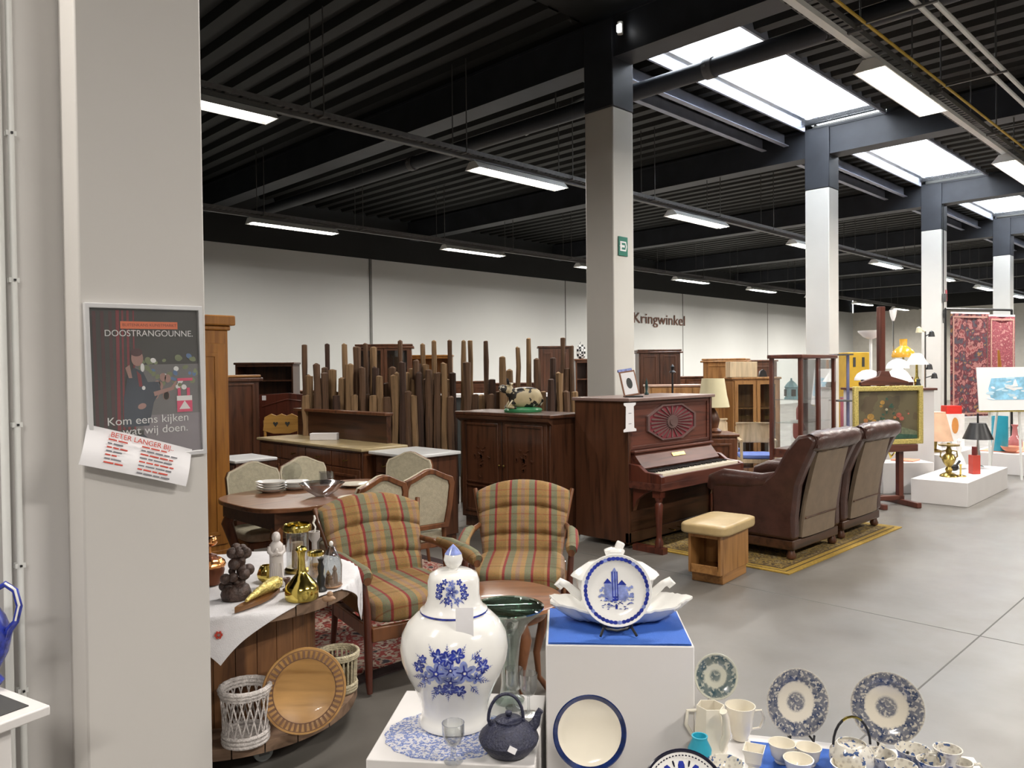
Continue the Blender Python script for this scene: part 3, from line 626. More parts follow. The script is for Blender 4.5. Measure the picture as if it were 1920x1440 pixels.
obj('tureen_body',B().lathe([(.05,0),(.055,.01),(.045,.02),(.06,.03),(.095,.055),(.118,.09),(.124,.118),(.132,.126)],48,sx=1.0,sy=.68,flute=(10,.015)),MWHC,tn)
ld_=obj('lid',B().lathe([(.137,.124),(.140,.128),(.132,.138),(.112,.152),(.088,.168),(.05,.176),(.02,.178)],48,sx=1.0,sy=.68,flute=(10,.02)),MWHC,tn)
obj('knob',B().lathe([(.025,.176),(.02,.184),(.03,.196),(.034,.206),(.026,.214),(0,.217)],24,sy=.6).bx((.016,0,.222),(.026,.02,.026),rot=(0,R(25),0)).bx((-.018,0,.205),(.03,.02,.02),rot=(0,R(-20),0)),MWHC,ld_,bev=.004)
for s in(-1,1): obj('handle',B().tube([(s*.105,0,.055),(s*.13,0,.075),(s*.155,0,.098),(s*.178,0,.108),(s*.185,0,.103),(s*.17,0,.088)],[.014,.014,.012,.013,.012,.008],12),MWHC,tn)
dp=thing('delft_plate','blue and white plate painted with a church tower, on a stand','plate',tuple(XY(1152,2.345,TP+.004+.128)),VZ); dp.rotation_euler=(R(-12),0,VZ)
rr_=.106
prof=[(0,-.004),(.055,-.004),(.07,0),(.106,.010),(.1072,.012),(.1055,.0135),(.075,.004),(.062,.0005),(0,.0005)]
MX=Matrix.Rotation(R(90),4,'X')
b=B().lathe([(r,z) for r,z in prof],48,M=MX)   # faces -y? lathe axis z -> -y
# painted picture: local x,z plane just in front of the well
def pl_el(x,z,a,c_,rot,y,mi,n=12): flat(b,ell(x,z,a,c_,n,rot),y,mi)
yf=-.0012
def fl(x0,x1,z0,z1,mi,y=None): flat(b,[(x0,z0),(x1,z0),(x1,z1),(x0,z1)],yf if y is None else y,mi)
fl(-.014,.006,-.03,.055,2); flat(b,[(-.011,.055),(.003,.055),(-.003,.068)],yf,2)
for x in(-.012,-.004,.003): fl(x,x+.003,-.03,.055,1,yf-.0003)
fl(-.035,-.014,-.03,.02,2); flat(b,[(-.038,.02),(-.025,.035),(-.012,.02)],yf,1); fl(.006,.03,-.03,.015,2); flat(b,[(.004,.015),(.018,.03),(.032,.015)],yf,1)
fl(-.012,.004,-.032,-.018,1,yf-.0005); fl(-.004,.003,-.055,-.043,1)
random.seed(21)
for k in range(60): x,z=random.uniform(-.06,.06),random.uniform(-.055,-.02); pl_el(x*(.8),z,random.uniform(.002,.006),.0015,random.uniform(-.5,.5),yf-.0002-.00001*k,random.choice((1,2,2)),6)
for k in range(22): x=random.choice((-1,1))*random.uniform(.03,.052); pl_el(x,random.uniform(-.02,.012),.005,.004,random.random()*3,yf-.0003-.00001*k,2,7)
for k in range(46):
    a=2*PI*k/46; ra=.0935; 
    flat(b,ell(ra*math.cos(a),ra*math.sin(a),.0078,.0058,8,a+PI/2),-.0114-.0002*(k%2),1 if k%7 else 2)
obj('plate_dish',b,[MWHC,MBLUE,MBLUEL],dp,sm=50)
st=thing('plate_stand','small black stand holding the church tower plate','plate stand',tuple(XY(1152,2.35,TP+.004)),VZ)
def stand(t,w=.042,h=.035,dpt=.05,m_=MBLACK):
    for s in(-1,1):
        obj('stand_leg',B().tube([(s*(w+.012),-.05,.003),(s*w,-.03,.022),(s*(w-.008),-.012,.012),(s*(w-.01),.03,.07),(s*(w-.008),.05,.10)],.004,8).tube([(s*w,-.03,.022),(s*w,-.032,.040)],.004,8).tube([(s*(w-.01),.0,.012),(s*w,.055,.003)],.004,8),m_,t)
    obj('crossbar',B().tube([(-w+.008,-.012,.013),(0,-.016,.008),(w-.008,-.012,.013)],.0045,8),m_,t)
stand(st)
# ---- blue rimmed plate and patterned plate on the front plinth
brp=thing('rimmed_plate','plain white plate with a dark blue rim standing before the pedestal','plate',tuple(XY(1099,2.10,.566)),VZ); brp.rotation_euler=(R(-10),0,VZ)
b=B().lathe([(0,-.004),(.055,-.004),(.08,.004),(.097,.013),(.099,.0155),(.0965,.0165),(.084,.009),(.074,.002),(0,.0005)],56,M=MX).lathe([(.0862,.0108),(.0965,.0170),(.0996,.0156),(.0975,.0128)],56,mi=1,M=MX,cap=False)
obj('plate_dish',b,[MCRC,MNAVY],brp)
s2=thing('plate_stand','dark stand under the blue rimmed plate','plate stand',tuple(XY(1099,2.11,KT)),VZ); stand(s2)
pp2=thing('patterned_plate','black rimmed plate with blue leaf pattern, bottom edge of photo','plate',tuple(XY(1277,1.98,.452)),VZ); pp2.rotation_euler=(R(-24),0,VZ)
b=B().lathe([(0,-.004),(.06,-.004),(.11,.008),(.1115,.010),(.1095,.0115),(.09,.004),(.08,.0008),(0,.0005)],56,M=MX).lathe([(.1035,.0098),(.1095,.0121),(.1122,.0100),(.111,.008)],56,mi=1,M=MX,cap=False)
for k in range(70):
    a=2*PI*k/70; flat(b,ell(.096*math.cos(a),.096*math.sin(a),.003,.0018,6,a+PI/2),-.0095,1)
for k in range(12):
    a=2*PI*k/12; flat(b,ell(.068*math.cos(a),.068*math.sin(a),.017,.009,10,a),-.0012,2); flat(b,ell(.08*math.cos(a+.26),.08*math.sin(a+.26),.011,.0025,8,a+.26),-.0022,1)
obj('plate_dish',b,[MWHC,mat('near_black_glaze',(.006,.006,.02),.2),MBLUE],pp2)
s3=thing('plate_stand','dark stand under the black rimmed patterned plate','plate stand',tuple(XY(1277,2.0,KT)),VZ); stand(s3); s3.scale=(.7,.7,.5)
# ---- crockery plinth at the bottom right
bl,br=G(1322,1368,KT),G(1826,1419,KT); d=(br-bl); ang=math.atan2(d.y,d.x); cen=(bl+br)/2; nrm=Vector((d.y,-d.x,0)).normalized()
cen=cen+nrm*.25 if (cen+nrm*.25).length<cen.length+.0 or True else cen
if (cen.to_2d()).length>((bl+br)/2).to_2d().length: cen=(bl+br)/2-nrm*.25
kt=thing('display_plinth','wide low white plinth covered with blue and white crockery','plinth',(cen.x,cen.y,0),ang)
obj('plinth_body',B().box(-d.length/2,d.length/2,-.25,.25,0,KT),MPLN,kt,bev=.004)
tag(obj('table_cloth',B().box(-d.length/2+.13,d.length/2-.09,-.235,.20,-.001,.003),MBCL,None,(cen.x,cen.y,KT),(0,0,ang),bev=.001),'blue cloth under the crockery on the wide low plinth','cloth')
KZ=KT+.0045
def on(px_,py_,hgt): q=G(px_,py_,KZ+hgt); return (q.x,q.y,KZ)
fst=None
for px_,py_,lb in ((1490,1326,'blue transferware plate on a stand, nearer the tall pedestal'),(1661,1336,'blue transferware plate on a stand, nearest the open aisle')):
    q=XY(px_,2.30 if px_<1600 else 2.20); zc=EYE-(py_-(700-.010*(px_-960)))*((2.30 if px_<1600 else 2.20))/FPX
    zc=max(zc,KZ+.10)
    if not fst:
        fst=thing('dinner_plate',lb,'plate',(q.x,q.y,zc),0,'printed plates on stands'); fst.rotation_euler=(R(80),0,VZ+R(8))
        obj('plate_dish',B().lathe([(0,.0),(.058,.0),(.066,.004),(.096,.013),(.098,.0125),(.097,.010),(.068,.0),(.056,-.005),(0,-.005)],56),M_TRANS,fst)
    else: 
        c_2=dup(fst,(q.x,q.y,zc),label=lb); c_2.rotation_euler=(R(80),R(0),VZ-R(14))
    s_=thing('plate_stand','dark stand behind the '+lb.split(',')[0][5:]+','+lb.split(',')[1],'plate stand',(q.x,q.y,KZ),VZ)
    for s in(-1,1): obj('stand_leg',B().tube([(s*.035,-.045,.003),(s*.03,-.022,.010),(s*.028,.025,.09),(s*.026,.034,.115)],.0035,8).tube([(s*.035,-.045,.003),(s*.035,-.05,.022)],.0035,8),MBLACK,s_)
q=XY(1338,2.36); tp3=thing('dinner_plate','small greenish printed plate half hidden beside the tall pedestal','plate',(q.x,q.y,KZ+.157),0,'printed plates on stands'); tp3.rotation_euler=(R(80),0,VZ+R(5))
obj('plate_dish',B().lathe([(0,.0),(.04,.0),(.046,.003),(.067,.010),(.0685,.009),(.048,-.001),(.038,-.004),(0,-.004)],48),transfer('green_transferware',.040,.067,(.50,.50,.42),(.03,.07,.09),.5,75),tp3)
s_=thing('plate_stand','stand under the small greenish plate beside the tall pedestal','plate stand',(q.x,q.y,KZ),VZ); obj('stand_post',B().tube([(-.03,-.035,.003),(0,.005,.09),(.03,-.035,.003)],.004,8).tube([(0,.04,.003),(0,.008,.09)],.004,8).tube([(-.025,.0,.088),(.025,0,.088)],.0035,8),MCHR,s_)
# jugs, cups
def cup(name,label,px_,py_,r,h,m_,cat='cup',handle=0,sq=False,foot=.6,group='blue and white crockery on the low plinth',flare=1.1,hm=None):
    t=thing(name,label,cat,on(px_,py_,h),VZ,group); seg=4 if sq else 32
    b=B().lathe([(r*foot*.9,0),(r*foot,.004),(r*foot*.95,.008),(r*.86,h*.35),(r*.95,h*.7),(r*flare,h),(r*flare-.003,h),(r*.95-.003,h*.7),(r*.84-.003,h*.35),(r*foot*.6,.009),(0,.008)],seg)
    obj('cup_body',b,m_,t,sm=50 if not sq else 20,rot=(0,0,R(20) if sq else 0))
    if handle:
        s=handle; obj('handle',B().tube([(s*r*.93,0,h*.82),(s*(r+.022),0,h*.84),(s*(r+.03),0,h*.6),(s*(r+.018),0,h*.32),(s*r*.8,0,h*.28)],.004,8),hm or (m_[0] if isinstance(m_,list) else m_),t)
    return t
j=thing('milk_jug','tall cream jug with a long spout beside the pedestal','jug',on(1332,1325,.13),VZ,'blue and white crockery on the low plinth')
obj('jug_body',B().lathe([(.045,0),(.05,.006),(.047,.03),(.043,.09),(.04,.135),(.037,.135),(.04,.09),(.044,.03),(0,.01)],6),MCRC,j,sm=20)
obj('spout',B().tube([(.02,-.03,.02),(.035,-.045,.07),(.03,-.05,.12),(.022,-.055,.14)],[.012,.012,.010,.011],10),MCRC,j)
obj('handle',B().tube([(-.04,.0,.12),(-.065,0,.12),(-.07,0,.08),(-.045,0,.04)],.005,8),MCRC,j)
tag(obj('teal_vase',B().lathe([(.02,0),(.03,.03),(.032,.06),(.02,.085),(.022,.095),(.018,.095),(.016,.085),(0,.02)],24),MTEAL,None,on(1312,1410,.05)),'teal glazed vase at the pedestal corner','vase')
cup('beaker','tall white beaker with a faint blue flower, behind the milk jug',1388,1322,.040,.10,[MCRC,MBLUEL],'beaker',1)
cup('square_cup','small square cream cup in the front row',1414,1402,.034,.055,MCRC,sq=True,flare=1.15)
cup('tea_cup','white cup left of the front pair, blue mark on its side',1466,1392,.034,.055,MCRC,handle=0)
cup('tea_cup','white cup with handle below the left printed plate',1516,1400,.032,.05,MCRC,handle=-1)
cup('tea_cup','white cup in front at the bottom edge of the photo',1497,1422,.036,.05,MCRC)
cup('sugar_bowl','white bowl with a blue band behind the milk jug',1360,1430,.045,.05,M_WARE,'bowl')
tpot=thing('printed_teapot','blue printed teapot with a black wire bail handle','teapot',on(1597,1392,.08),VZ,'blue and white crockery on the low plinth')
obj('pot_body',B().lathe([(.035,0),(.05,.012),(.058,.035),(.056,.055),(.044,.072),(.038,.078),(.036,.078),(.04,.07),(0,.06)],36),M_WARE,tpot)
obj('spout',B().tube([(.045,0,.03),(.07,0,.045),(.085,0,.075)],[.014,.010,.007],10),M_WARE,tpot)
obj('bail_handle',B().tube([(.05*-math.cos(a)+0,0,.075+.075*math.sin(a)) for a in [PI*k/12 for k in range(5)]],.0035,8).tube([(.05*-math.cos(a)+0,0,.075+.075*math.sin(a)) for a in [PI*k/12 for k in range(4,9)]],.0036,8,mi=1).tube([(.05*-math.cos(a)+0,0,.075+.075*math.sin(a)) for a in [PI*k/12 for k in range(8,13)]],.0035,8),[MBLACK,MBRASS],tpot)
cup('tea_cup','printed cup with white inside right of the teapot',1652,1412,.036,.055,[M_WARE],handle=-1)
cup('sauce_bowl','shallow printed bowl below the right printed plate',1712,1404,.042,.045,M_WARE,'bowl',handle=1)
cup('cream_jug','small printed cream jug near the far corner',1777,1403,.030,.075,M_WARE,'jug',handle=-1,flare=1.2)
cup('tea_cup','little printed cup at the outer corner of the plinth',1803,1428,.026,.045,M_WARE,handle=1)
cup('tea_cup','cream cup in front of the printed teapot',1590,1432,.040,.045,MCRC)
cup('tea_cup','dark blue printed cup at the bottom beside the bowl',1690,1434,.036,.05,M_WARE)
cup('tea_cup','printed cup at the bottom left of the cream jug',1745,1425,.032,.05,M_WARE)
# ---------------------------------------------------------------- left table at the edge
TL=.75
k0=G(95,1322,TL); k1=G(0,1357,TL); k2=G(38,1262,TL)
ax=(k1-k0).normalized(); ay=(k2-k0); ay=(ay-ax*ay.dot(ax)).normalized()
an=math.atan2(-ax.y,-ax.x); ctr=k0+ax*.22+ay*.16
tb=thing('side_table','white side table cut off at the lower left edge','table',(ctr.x,ctr.y,0),math.atan2(-ax.y,-ax.x))
obj('table_top',B().box(-.22,.22,-.16,.16,TL-.025,TL),MPLN,tb,bev=.004)
obj('table_body',B().box(-.22,.15,-.12,.14,0,TL-.025),MPLN,tb,bev=.004)
tag(obj('place_mat',B().box(-.13,.13,-.09,.09,0,.002),mat('charcoal_mat',(.05,.05,.05),.8),None,tuple(k0+ax*.16+ay*.13+Vector((0,0,.0005))),(0,0,tb.rotation_euler[2])),'dark grey place mat on the white side table','place mat')
dsh=thing('oval_dish','white oval dish with rope edge on the dark mat','dish',tuple(k0+ax*.17+ay*.20+Vector((0,0,.0035))),VZ)
obj('dish_bowl',B().lathe([(.05,0),(.055,.004),(.09,.02),(.10,.03),(.096,.03),(.085,.021),(.05,.008),(0,.007)],40,sx=1.1,sy=.8),MWHC,dsh)
obj('dish_rim',B().tube([(.108*math.cos(a),.079*math.sin(a),.031) for a in [2*PI*k/40 for k in range(40)]],.004,8,closed=True),MCRC,dsh)
obj('folded_napkin',B().bx((-.02,-.01,.02),(.07,.05,.015),rot=(0,0,.5)),M_PAPER,dsh,bev=.004) if False else tag(obj('paper_card',B().bx((0,0,.012),(.07,.05,.012),rot=(R(15),R(5),.5)),M_PAPER,None,tuple(k0+ax*.165+ay*.19+Vector((0,0,.012)))),'folded white card lying in the oval dish','card')
jg=W(-32,1180,2.0); jg=thing('delft_jug','blue painted jug whose curved handle enters at the left edge','jug',(jg.x,jg.y,TL+.0035),VZ)
obj('jug_body',B().lathe([(.04,0),(.045,.01),(.03,.03),(.055,.08),(.065,.13),(.05,.175),(.03,.21),(.034,.26),(.03,.26),(.026,.21),(.045,.175),(0,.1)],28),MBLUE,jg)
hpts=[(.03,0,.245),(.06,0,.262),(.085,0,.245),(.095,0,.205),(.085,0,.165),(.068,0,.145),(.06,0,.12)]
obj('handle',B().tube(hpts,[.007,.008,.008,.008,.008,.010,.008],10).tube([(x+.003,-.006,z+.004) for x,y,z in hpts[1:5]],.003,6,mi=1),[MBLUE,MWHC],jg)
rb=W(18,1420,1.78); tag(obj('red_box',B().bx((0,0,.05),(.10,.08,.10)).bx((0,-.041,.05),(.06,.002,.04),1),[MPLN,M_RED],None,(rb.x-.03,rb.y-.1,.0),(0,0,VZ),bev=.002),'small white and red box under the side table','box') if False else None
# ---------------------------------------------------------------- cable reel table and its things
rc_=XY(430,3.40); RR=.53; RT=.645
reel=thing('cable_reel_table','wooden cable reel on castors used as a round display table','table',(rc_.x,rc_.y,0),VZ)
def disc(z0,z1,R_,n=9,notch=.0):
    b=B(); w=2*R_/n
    for i in range(n):
        x0,x1=-R_+i*w+.002,-R_+(i+1)*w-.002
        pts=[]; K=6
        for k in range(K+1):
            x=x0+(x1-x0)*k/K; pts.append((x,-math.sqrt(max(0,R_*R_-x*x))))
        for k in range(K,-1,-1):
            x=x0+(x1-x0)*k/K; pts.append((x,math.sqrt(max(0,R_*R_-x*x))))
        b.prism(pts,z0,z1,'xy')
    return b
obj('bottom_disc',disc(.10,.145,RR),W_REELX,reel,rot=(0,0,R(12)),sm=0,bev=.002)
obj('top_disc',disc(RT-.05,RT-.006,RR,9),W_REELX,reel,rot=(0,0,R(12)),sm=0,bev=.002)
b=B()
for k in range(26):
    a=2*PI*k/26; M=Matrix.Rotation(a,4,'Z'); b.box(-.0405,.0405,-.345,-.325,.145,RT-.05,0,M)
obj('drum',b,W_REEL,reel,sm=0,bev=.0015)
for a in (-.95,.62,2.2,3.8):
    c_=obj('castor',B().bx((0,0,.09),(.06,.06,.02)).bx((-.022,0,.06),(.004,.04,.06)).bx((.022,0,.06),(.004,.04,.06)),MGAL,reel,(.38*math.cos(a-.0),.38*math.sin(a),0),(0,0,a),sm=0)
    obj('wheel',B().lathe([(.038,-.016),(.04,0),(.038,.016)],24,M=Matrix.Translation((0,0,.04))@Matrix.Rotation(R(90),4,'Y')),mat('grey_rubber',(.28,.30,.30),.6) if 'grey_rubber' not in bpy.data.materials else bpy.data.materials['grey_rubber'],c_)
# linen cloth, corners towards the camera and the aisle
b=B(); n_=56; S=.72
def clothp(u,v):
    a_=(u-.5)*2; b__=(v-.5)*2; x=(a_+b__)*.5*S; y=(a_-b__)*.5*S   # corners on +-x, +-y
    r=math.hypot(x,y); 
    x*=1.07; r=math.hypot(x,y)
    if r<RR+.012: 
        z=RT+.001+.0015*math.sin(x*23)+.0012*math.cos(y*19); return (x,y,z)
    d=r-RR-.012; an=math.atan2(y,x); k=RR+.014+.035*min(d/.08,1)*(.5+.5*math.sin(an*14))*.5+.01*math.sin(an*5); 
    return (x/r*k,y/r*k,RT-.002-d*1.0*(1.0 if d>.004 else .6))
b.grid(clothp,n_,n_); b.grid(lambda u,v:tuple(c+o for c,o in zip(clothp(u,v),(0,0,-.0015))),n_,n_)
ct=obj('linen_cloth',b,[M_CLOTH],None,(rc_.x,rc_.y,0),(0,0,VZ+R(15)),sm=60); tag(ct,'white linen cloth draped over the cable reel table','cloth')
# small embroidered flowers near the front corner
b=B()
for k in range(6):
    a=2*PI*k/6; an=-1.58; d=.055; kk=RR+.014+.035*min(d/.08,1)*(.5+.5*math.sin(an*14))*.5+.01*math.sin(an*5)+.006; b.bx((kk*math.cos(an)+.010*math.cos(a),kk*math.sin(an),RT-.065+.010*math.sin(a)),(.008,.008,.008),rot=(0,a,0))
obj('embroidered_flower',b,M_INKR,ct,sm=0)
ZC=RT+.004
def onr(px_,py_): q=G(px_,py_,ZC); return (q.x,q.y,ZC)
# brass carafe
t=thing('brass_carafe','shiny brass long necked carafe standing on the linen cloth','carafe',onr(566,1122),VZ)
obj('carafe_body',B().lathe([(.062,0),(.066,.005),(.066,.040),(.060,.056),(.04,.080),(.022,.10),(.016,.12),(.014,.165),(.017,.185),(.024,.195),(.020,.197),(.013,.185),(.01,.15)],36),MBRASS,t)
obj('stopper',B().lathe([(.018,.191),(.023,.198),(.02,.206),(.006,.211),(0,.212)],24),MBRASS,t)
# glass lantern with brass band
t=thing('glass_lantern','glass cylinder lantern with a brass rim behind the carafe','lantern',tuple(XY(553,3.52,ZC)),VZ)
obj('lantern_glass',B().lathe([(.05,.02),(.05,.185),(.047,.185),(.047,.02)],28,cap=False),G_CLR,t)
obj('lantern_rim',B().lathe([(.049,.18),(.062,.185),(.064,.205),(.058,.215),(.054,.21),(.058,.205),(.056,.19),(.046,.186)],32),MBRASS,t)
obj('lantern_base',B().lathe([(.056,0),(.058,.012),(.05,.022),(0,.022)],28),MBRASSD,t)
obj('candle',B().cyl((0,0,.022),.026,.11,20),mat('wax_candle',(.42,.30,.20),.6),t)
# madonna figurine: one draped body with veil, head and folded hands
t=thing('madonna_figurine','slender white porcelain praying woman left of the brass carafe','figurine',onr(519,1098),VZ+R(20))
b=B().lathe([(.034,0),(.036,.006),(.031,.02),(.029,.07),(.028,.12),(.031,.155),(.028,.175),(.016,.188)],24,sy=.82)
b.pillow((0,-.001,.206),(.036,.038,.046),2.2,8)                     # veil and head
b.pillow((0,-.012,.204),(.024,.022,.032),2.0,8)                     # face
b.pillow((0,-.030,.148),(.016,.012,.034),2.2,6)                     # folded hands
for s in(-1,1): b.tube([(s*.026,-.004,.168),(s*.029,-.012,.148),(s*.016,-.028,.138),(.002*s,-.032,.145)],[.010,.010,.008,.006],10)
for k in range(7): b.tube([(-.024+.008*k,-.022-.005*math.cos((k-3)*.5),.02),(-.018+.006*k,-.021,.10)],.0025,6)
obj('figurine_body',b,mat('matte_porcelain',(.56,.52,.50),.35,var=.04),t)
# brown grape cluster sculpture
t=thing('carved_sculpture','rough dark brown carved wooden lump sculpture at the left of the cloth','sculpture',onr(443,1122),VZ)
random.seed(4); b=B().lathe([(.055,0),(.06,.02),(.05,.05),(.035,.06),(0,.06)],20)
for k in range(34):
    z=.03+.17*random.random(); w_=.058*(1-abs(z-.09)/.20); a=random.random()*2*PI; rr=random.uniform(.3,1)*w_
    b.pillow((rr*math.cos(a)+.02*(z-.1)/.1,rr*math.sin(a)*.8,z),(random.uniform(.028,.05),)*3,2.0,5,rot=(random.random(),random.random(),0))
obj('sculpture_body',b,mat('carved_brown',(.055,.032,.025),.55,var=.5,nscale=40,bump=.8,bscale=60),t)
# horn of plenty in gilt plaster, on a wooden boat dish
t=thing('boat_dish','long brown wooden boat shaped dish on the front of the cloth','dish',(0,0,0),0)
q0,q1=G(440,1152,ZC),G(525,1112,ZC); mid=(q0+q1)/2; L2=(q1-q0).length/2; an=math.atan2((q1-q0).y,(q1-q0).x); t.location=mid; t.rotation_euler=(0,0,an)
b=B()
def boat(u,v,lo=0):
    x=(u-.5)*2; w_=(1-abs(x)**2.2)*.028; y=(v-.5)*2; return (x*L2,y*w_,.004+.014*(y*y*.8+x*x*.5)-lo+(.0 if lo else .004))
b.slab(lambda u,v:boat(u,v),lambda u,v:boat(u,v,.008),20,8); obj('dish_body',b,wood('boat_wood',(.20,.09,.028),(.11,.045,.014),.4,'x'),t)
t=thing('gilt_horn','gilt horn of plenty ornament lying across the boat dish','ornament',tuple((G(505,1118,ZC))+Vector((0,0,.022))),an+R(4))
b=B(); pts=[];rs=[]
for k in range(19):
    f_=k/18; pts.append((-.16+.20*f_,.006*math.sin(f_*4)+.002,.006+.016*f_+.0)); rs.append((.006+.022*f_)*(1+.12*(k%2)))
b.tube(pts,rs,14); obj('horn_body',b,MGOLD,t)
b=B(); random.seed(8)
for k in range(12): b.pillow((.045+.025*random.random(),.03*(random.random()-.5),.022+.03*(random.random()-.5)),(.022,.022,.022),2,4)
obj('horn_fruit',b,MGOLD,t)
t=thing('dark_candle_cup','small dark turned wooden cup behind the gilt horn','cup',onr(538,1106),VZ); obj('cup_body',B().lathe([(.018,0),(.018,.004),(.008,.01),(.007,.03),(.014,.04),(.016,.05),(.012,.05),(0,.04)],18),W_DARK,t)
t=thing('brass_pot','small round hammered brass pot left of the praying figurine','pot',onr(500,1090),VZ); obj('pot_body',B().lathe([(.02,0),(.035,.015),(.04,.035),(.03,.06),(.024,.07),(.02,.07),(.024,.06),(.03,.035),(0,.01)],20,flute=(10,.04)),MBRASS,t)
t=thing('glass_jar','clear storage jar with a brass lid right of the carafe','jar',tuple(XY(587,3.40,ZC)),VZ)
obj('jar_glass',B().lathe([(.030,0),(.032,.005),(.032,.085),(.028,.10),(.026,.10),(.029,.08),(.029,.006),(0,.005)],24),G_CLR,t)
obj('jar_filling',B().lathe([(.027,.008),(.027,.06),(0,.064)],20),mat('jar_beans',(.38,.22,.09),.8,var=.4,nscale=90),t)
obj('jar_lid',B().lathe([(.033,.10),(.036,.103),(.036,.116),(.03,.12),(0,.121)],24),MBRASS,t)
t=thing('white_candlestick','small white candlestick with a curled top behind the glass jar','candlestick',tuple(XY(585,3.62,ZC)),VZ)
obj('stick_body',B().lathe([(.026,0),(.026,.01),(.012,.03),(.012,.11),(.026,.13),(.026,.16),(.022,.16),(.02,.14),(0,.135)],18),mat('grey_ceramic',(.36,.33,.31),.4),t)
obj('curl',B().tube([(0,0,.15),(.006,0,.18),(-.004,0,.20),(.004,0,.22),(.0,0,.235)],[.005,.004,.005,.006,.004],8),MWHC,t)
t=thing('black_candlestick','black turned candlestick between the glass jar and glass bell','candlestick',onr(602,1108),VZ)
obj('stick_body',B().lathe([(.024,0),(.024,.006),(.014,.02),(.018,.05),(.010,.07),(.014,.10),(.008,.12),(.014,.135),(.0,.14)],20),MBLACK,t)
t=thing('glass_bell','frosted glass bell over little terracotta figures at the right of the cloth','glass bell',onr(622,1100),VZ)
obj('bell_glass',B().lathe([(.042,.01),(.044,.09),(.036,.125),(.02,.155),(.012,.17),(.0,.172)],28,cap=False),glass('smoky_glass',(.72,.75,.76),.14),t)
obj('bell_knob',B().pillow((0,0,.182),(.018,.018,.022),2,6),MWHC,t)
b=B(); 
for x_,y_,h_ in ((-.014,0,.06),(.012,.006,.08),(.0,-.014,.045)): b.lathe([(.014,.008),(.012,h_*.6),(.007,h_*.8),(.010,h_*.9),(.0,h_+.01)],12,(x_,y_,0))
b.pillow((.0,-.0,.007),(.085,.085,.014),3,5); obj('terracotta_figures',b,mat('terracotta',(.32,.18,.10),.7),t)
t=thing('seated_figure_ornament','small terracotta ornament at the foot of the glass bell','ornament',onr(616,1128),VZ); obj('ornament_body',B().pillow((0,0,.012),(.05,.03,.024),2.5,6).pillow((.006,0,.03),(.024,.02,.022),2,6).pillow((.02,-.004,.012),(.02,.016,.012),2,5),mat('terracotta_pale',(.36,.22,.13),.6),t)
t=thing('copper_kettle','polished copper kettle half hidden by the white pillar','kettle',tuple(XY(388,3.32,ZC)),VZ)
obj('kettle_body',B().lathe([(.04,0),(.05,.02),(.06,.06),(.045,.10),(.03,.115),(.028,.125),(.0,.135)],28),mat('dark_copper',(.14,.05,.025),.35,metal=.8),t)
obj('kettle_band',B().lathe([(.055,.072),(.063,.082),(.058,.10),(.046,.11)],28,flute=(12,.05)),MCOP,t)
obj('kettle_knob',B().tube([(0,0,.13),(0,0,.16)],.006,8).pillow((.008,0,.185),(.05,.05,.045),2,7),MCOP,t)
# things on the bottom disc
ZB=.147
q=G(450,1400,ZB)
def basket(name,label,loc,r,h,m_,ht=0,seg=18,square=False):
    t=thing(name,label,'basket',loc,VZ)
    b=B()
    for k in range(seg):
        a=2*PI*k/seg
        for tw in(1,-1):
            pts=[]
            for j in range(7):
                f_=j/6; aa=a+tw*.42*f_; rr=r*(.93+.07*f_)+.0015*tw; pts.append((rr*math.cos(aa),rr*math.sin(aa),h*.20+f_*h*.62))
            b.tube(pts,.0045,6,flat=.6)
    obj('woven_side',b,m_,t)
    b=B()
    for z_,rr,th in((.006,.95,.008),(.02,.955,.008),(.036,.955,.008),(h*.17,.95,.007)): b.tube([(r*rr*math.cos(2*PI*k/32),r*rr*math.sin(2*PI*k/32),z_) for k in range(32)],th,8,closed=True)
    b.lathe([(r*.93,.003),(r*.93,.008),(0,.008)],32); obj('basket_base',b,m_,t)
    b=B()
    for z_,rr,th in((h*.84,1.0,.006),(h*.90,1.03,.009),(h*.96,1.05,.010)): b.tube([((r*rr+.002*math.sin(k*2.4))*math.cos(2*PI*k/48),(r*rr+.002*math.sin(k*2.4))*math.sin(2*PI*k/48),z_) for k in range(48)],th,8,closed=True)
    obj('basket_rim',b,m_,t); return t
basket('wicker_basket','round white open weave wicker basket on the reel bottom disc',tuple(XY(450,2.955,ZB)),.086,.215,M_WICK)
q=XY(655,3.36); q=XY(632,3.33)
t=thing('plant_basket','cream slatted basket behind the wooden plate on the reel','basket',tuple(XY(626,3.42,ZB)),VZ)
b=B()
for k in range(24):
    a=2*PI*k/24; b.tube([(.075*math.cos(a),.075*math.sin(a),.02),(.082*math.cos(a),.082*math.sin(a),.15)],.005,6)
obj('slats',b,M_CRWK,t)
b=B()
for z_,rr in ((.008,.078),(.02,.079),(.032,.079)): b.tube([(rr*math.cos(2*PI*k/28),rr*math.sin(2*PI*k/28),z_) for k in range(28)],.008,8,closed=True)
obj('woven_base',b,M_CRWK,t); b=B()
for z_,rr in ((.152,.087),(.160,.088),(.168,.089)): b.tube([(rr*math.cos(2*PI*k/28),rr*math.sin(2*PI*k/28),z_) for k in range(28)],.008,8,closed=True)
obj('woven_rim',b,M_CRWK,t); obj('basket_liner',B().lathe([(.07,.01),(.075,.12),(.072,.12),(.05,.015),(0,.015)],20),mat('dry_moss',(.10,.075,.04),.9,var=.5,nscale=60),t)
wp=thing('wooden_plate','large turned wooden plate with a carved rim leaning on the reel drum','plate',tuple(XY(562,3.03,ZB+.158)),0); wp.rotation_euler=(R(-13),R(9),VZ+R(20))
prof=[(0,-.010),(.09,-.010),(.155,.0),(.162,.004),(.160,.010),(.115,.008),(.105,.0),(0,-.002)]
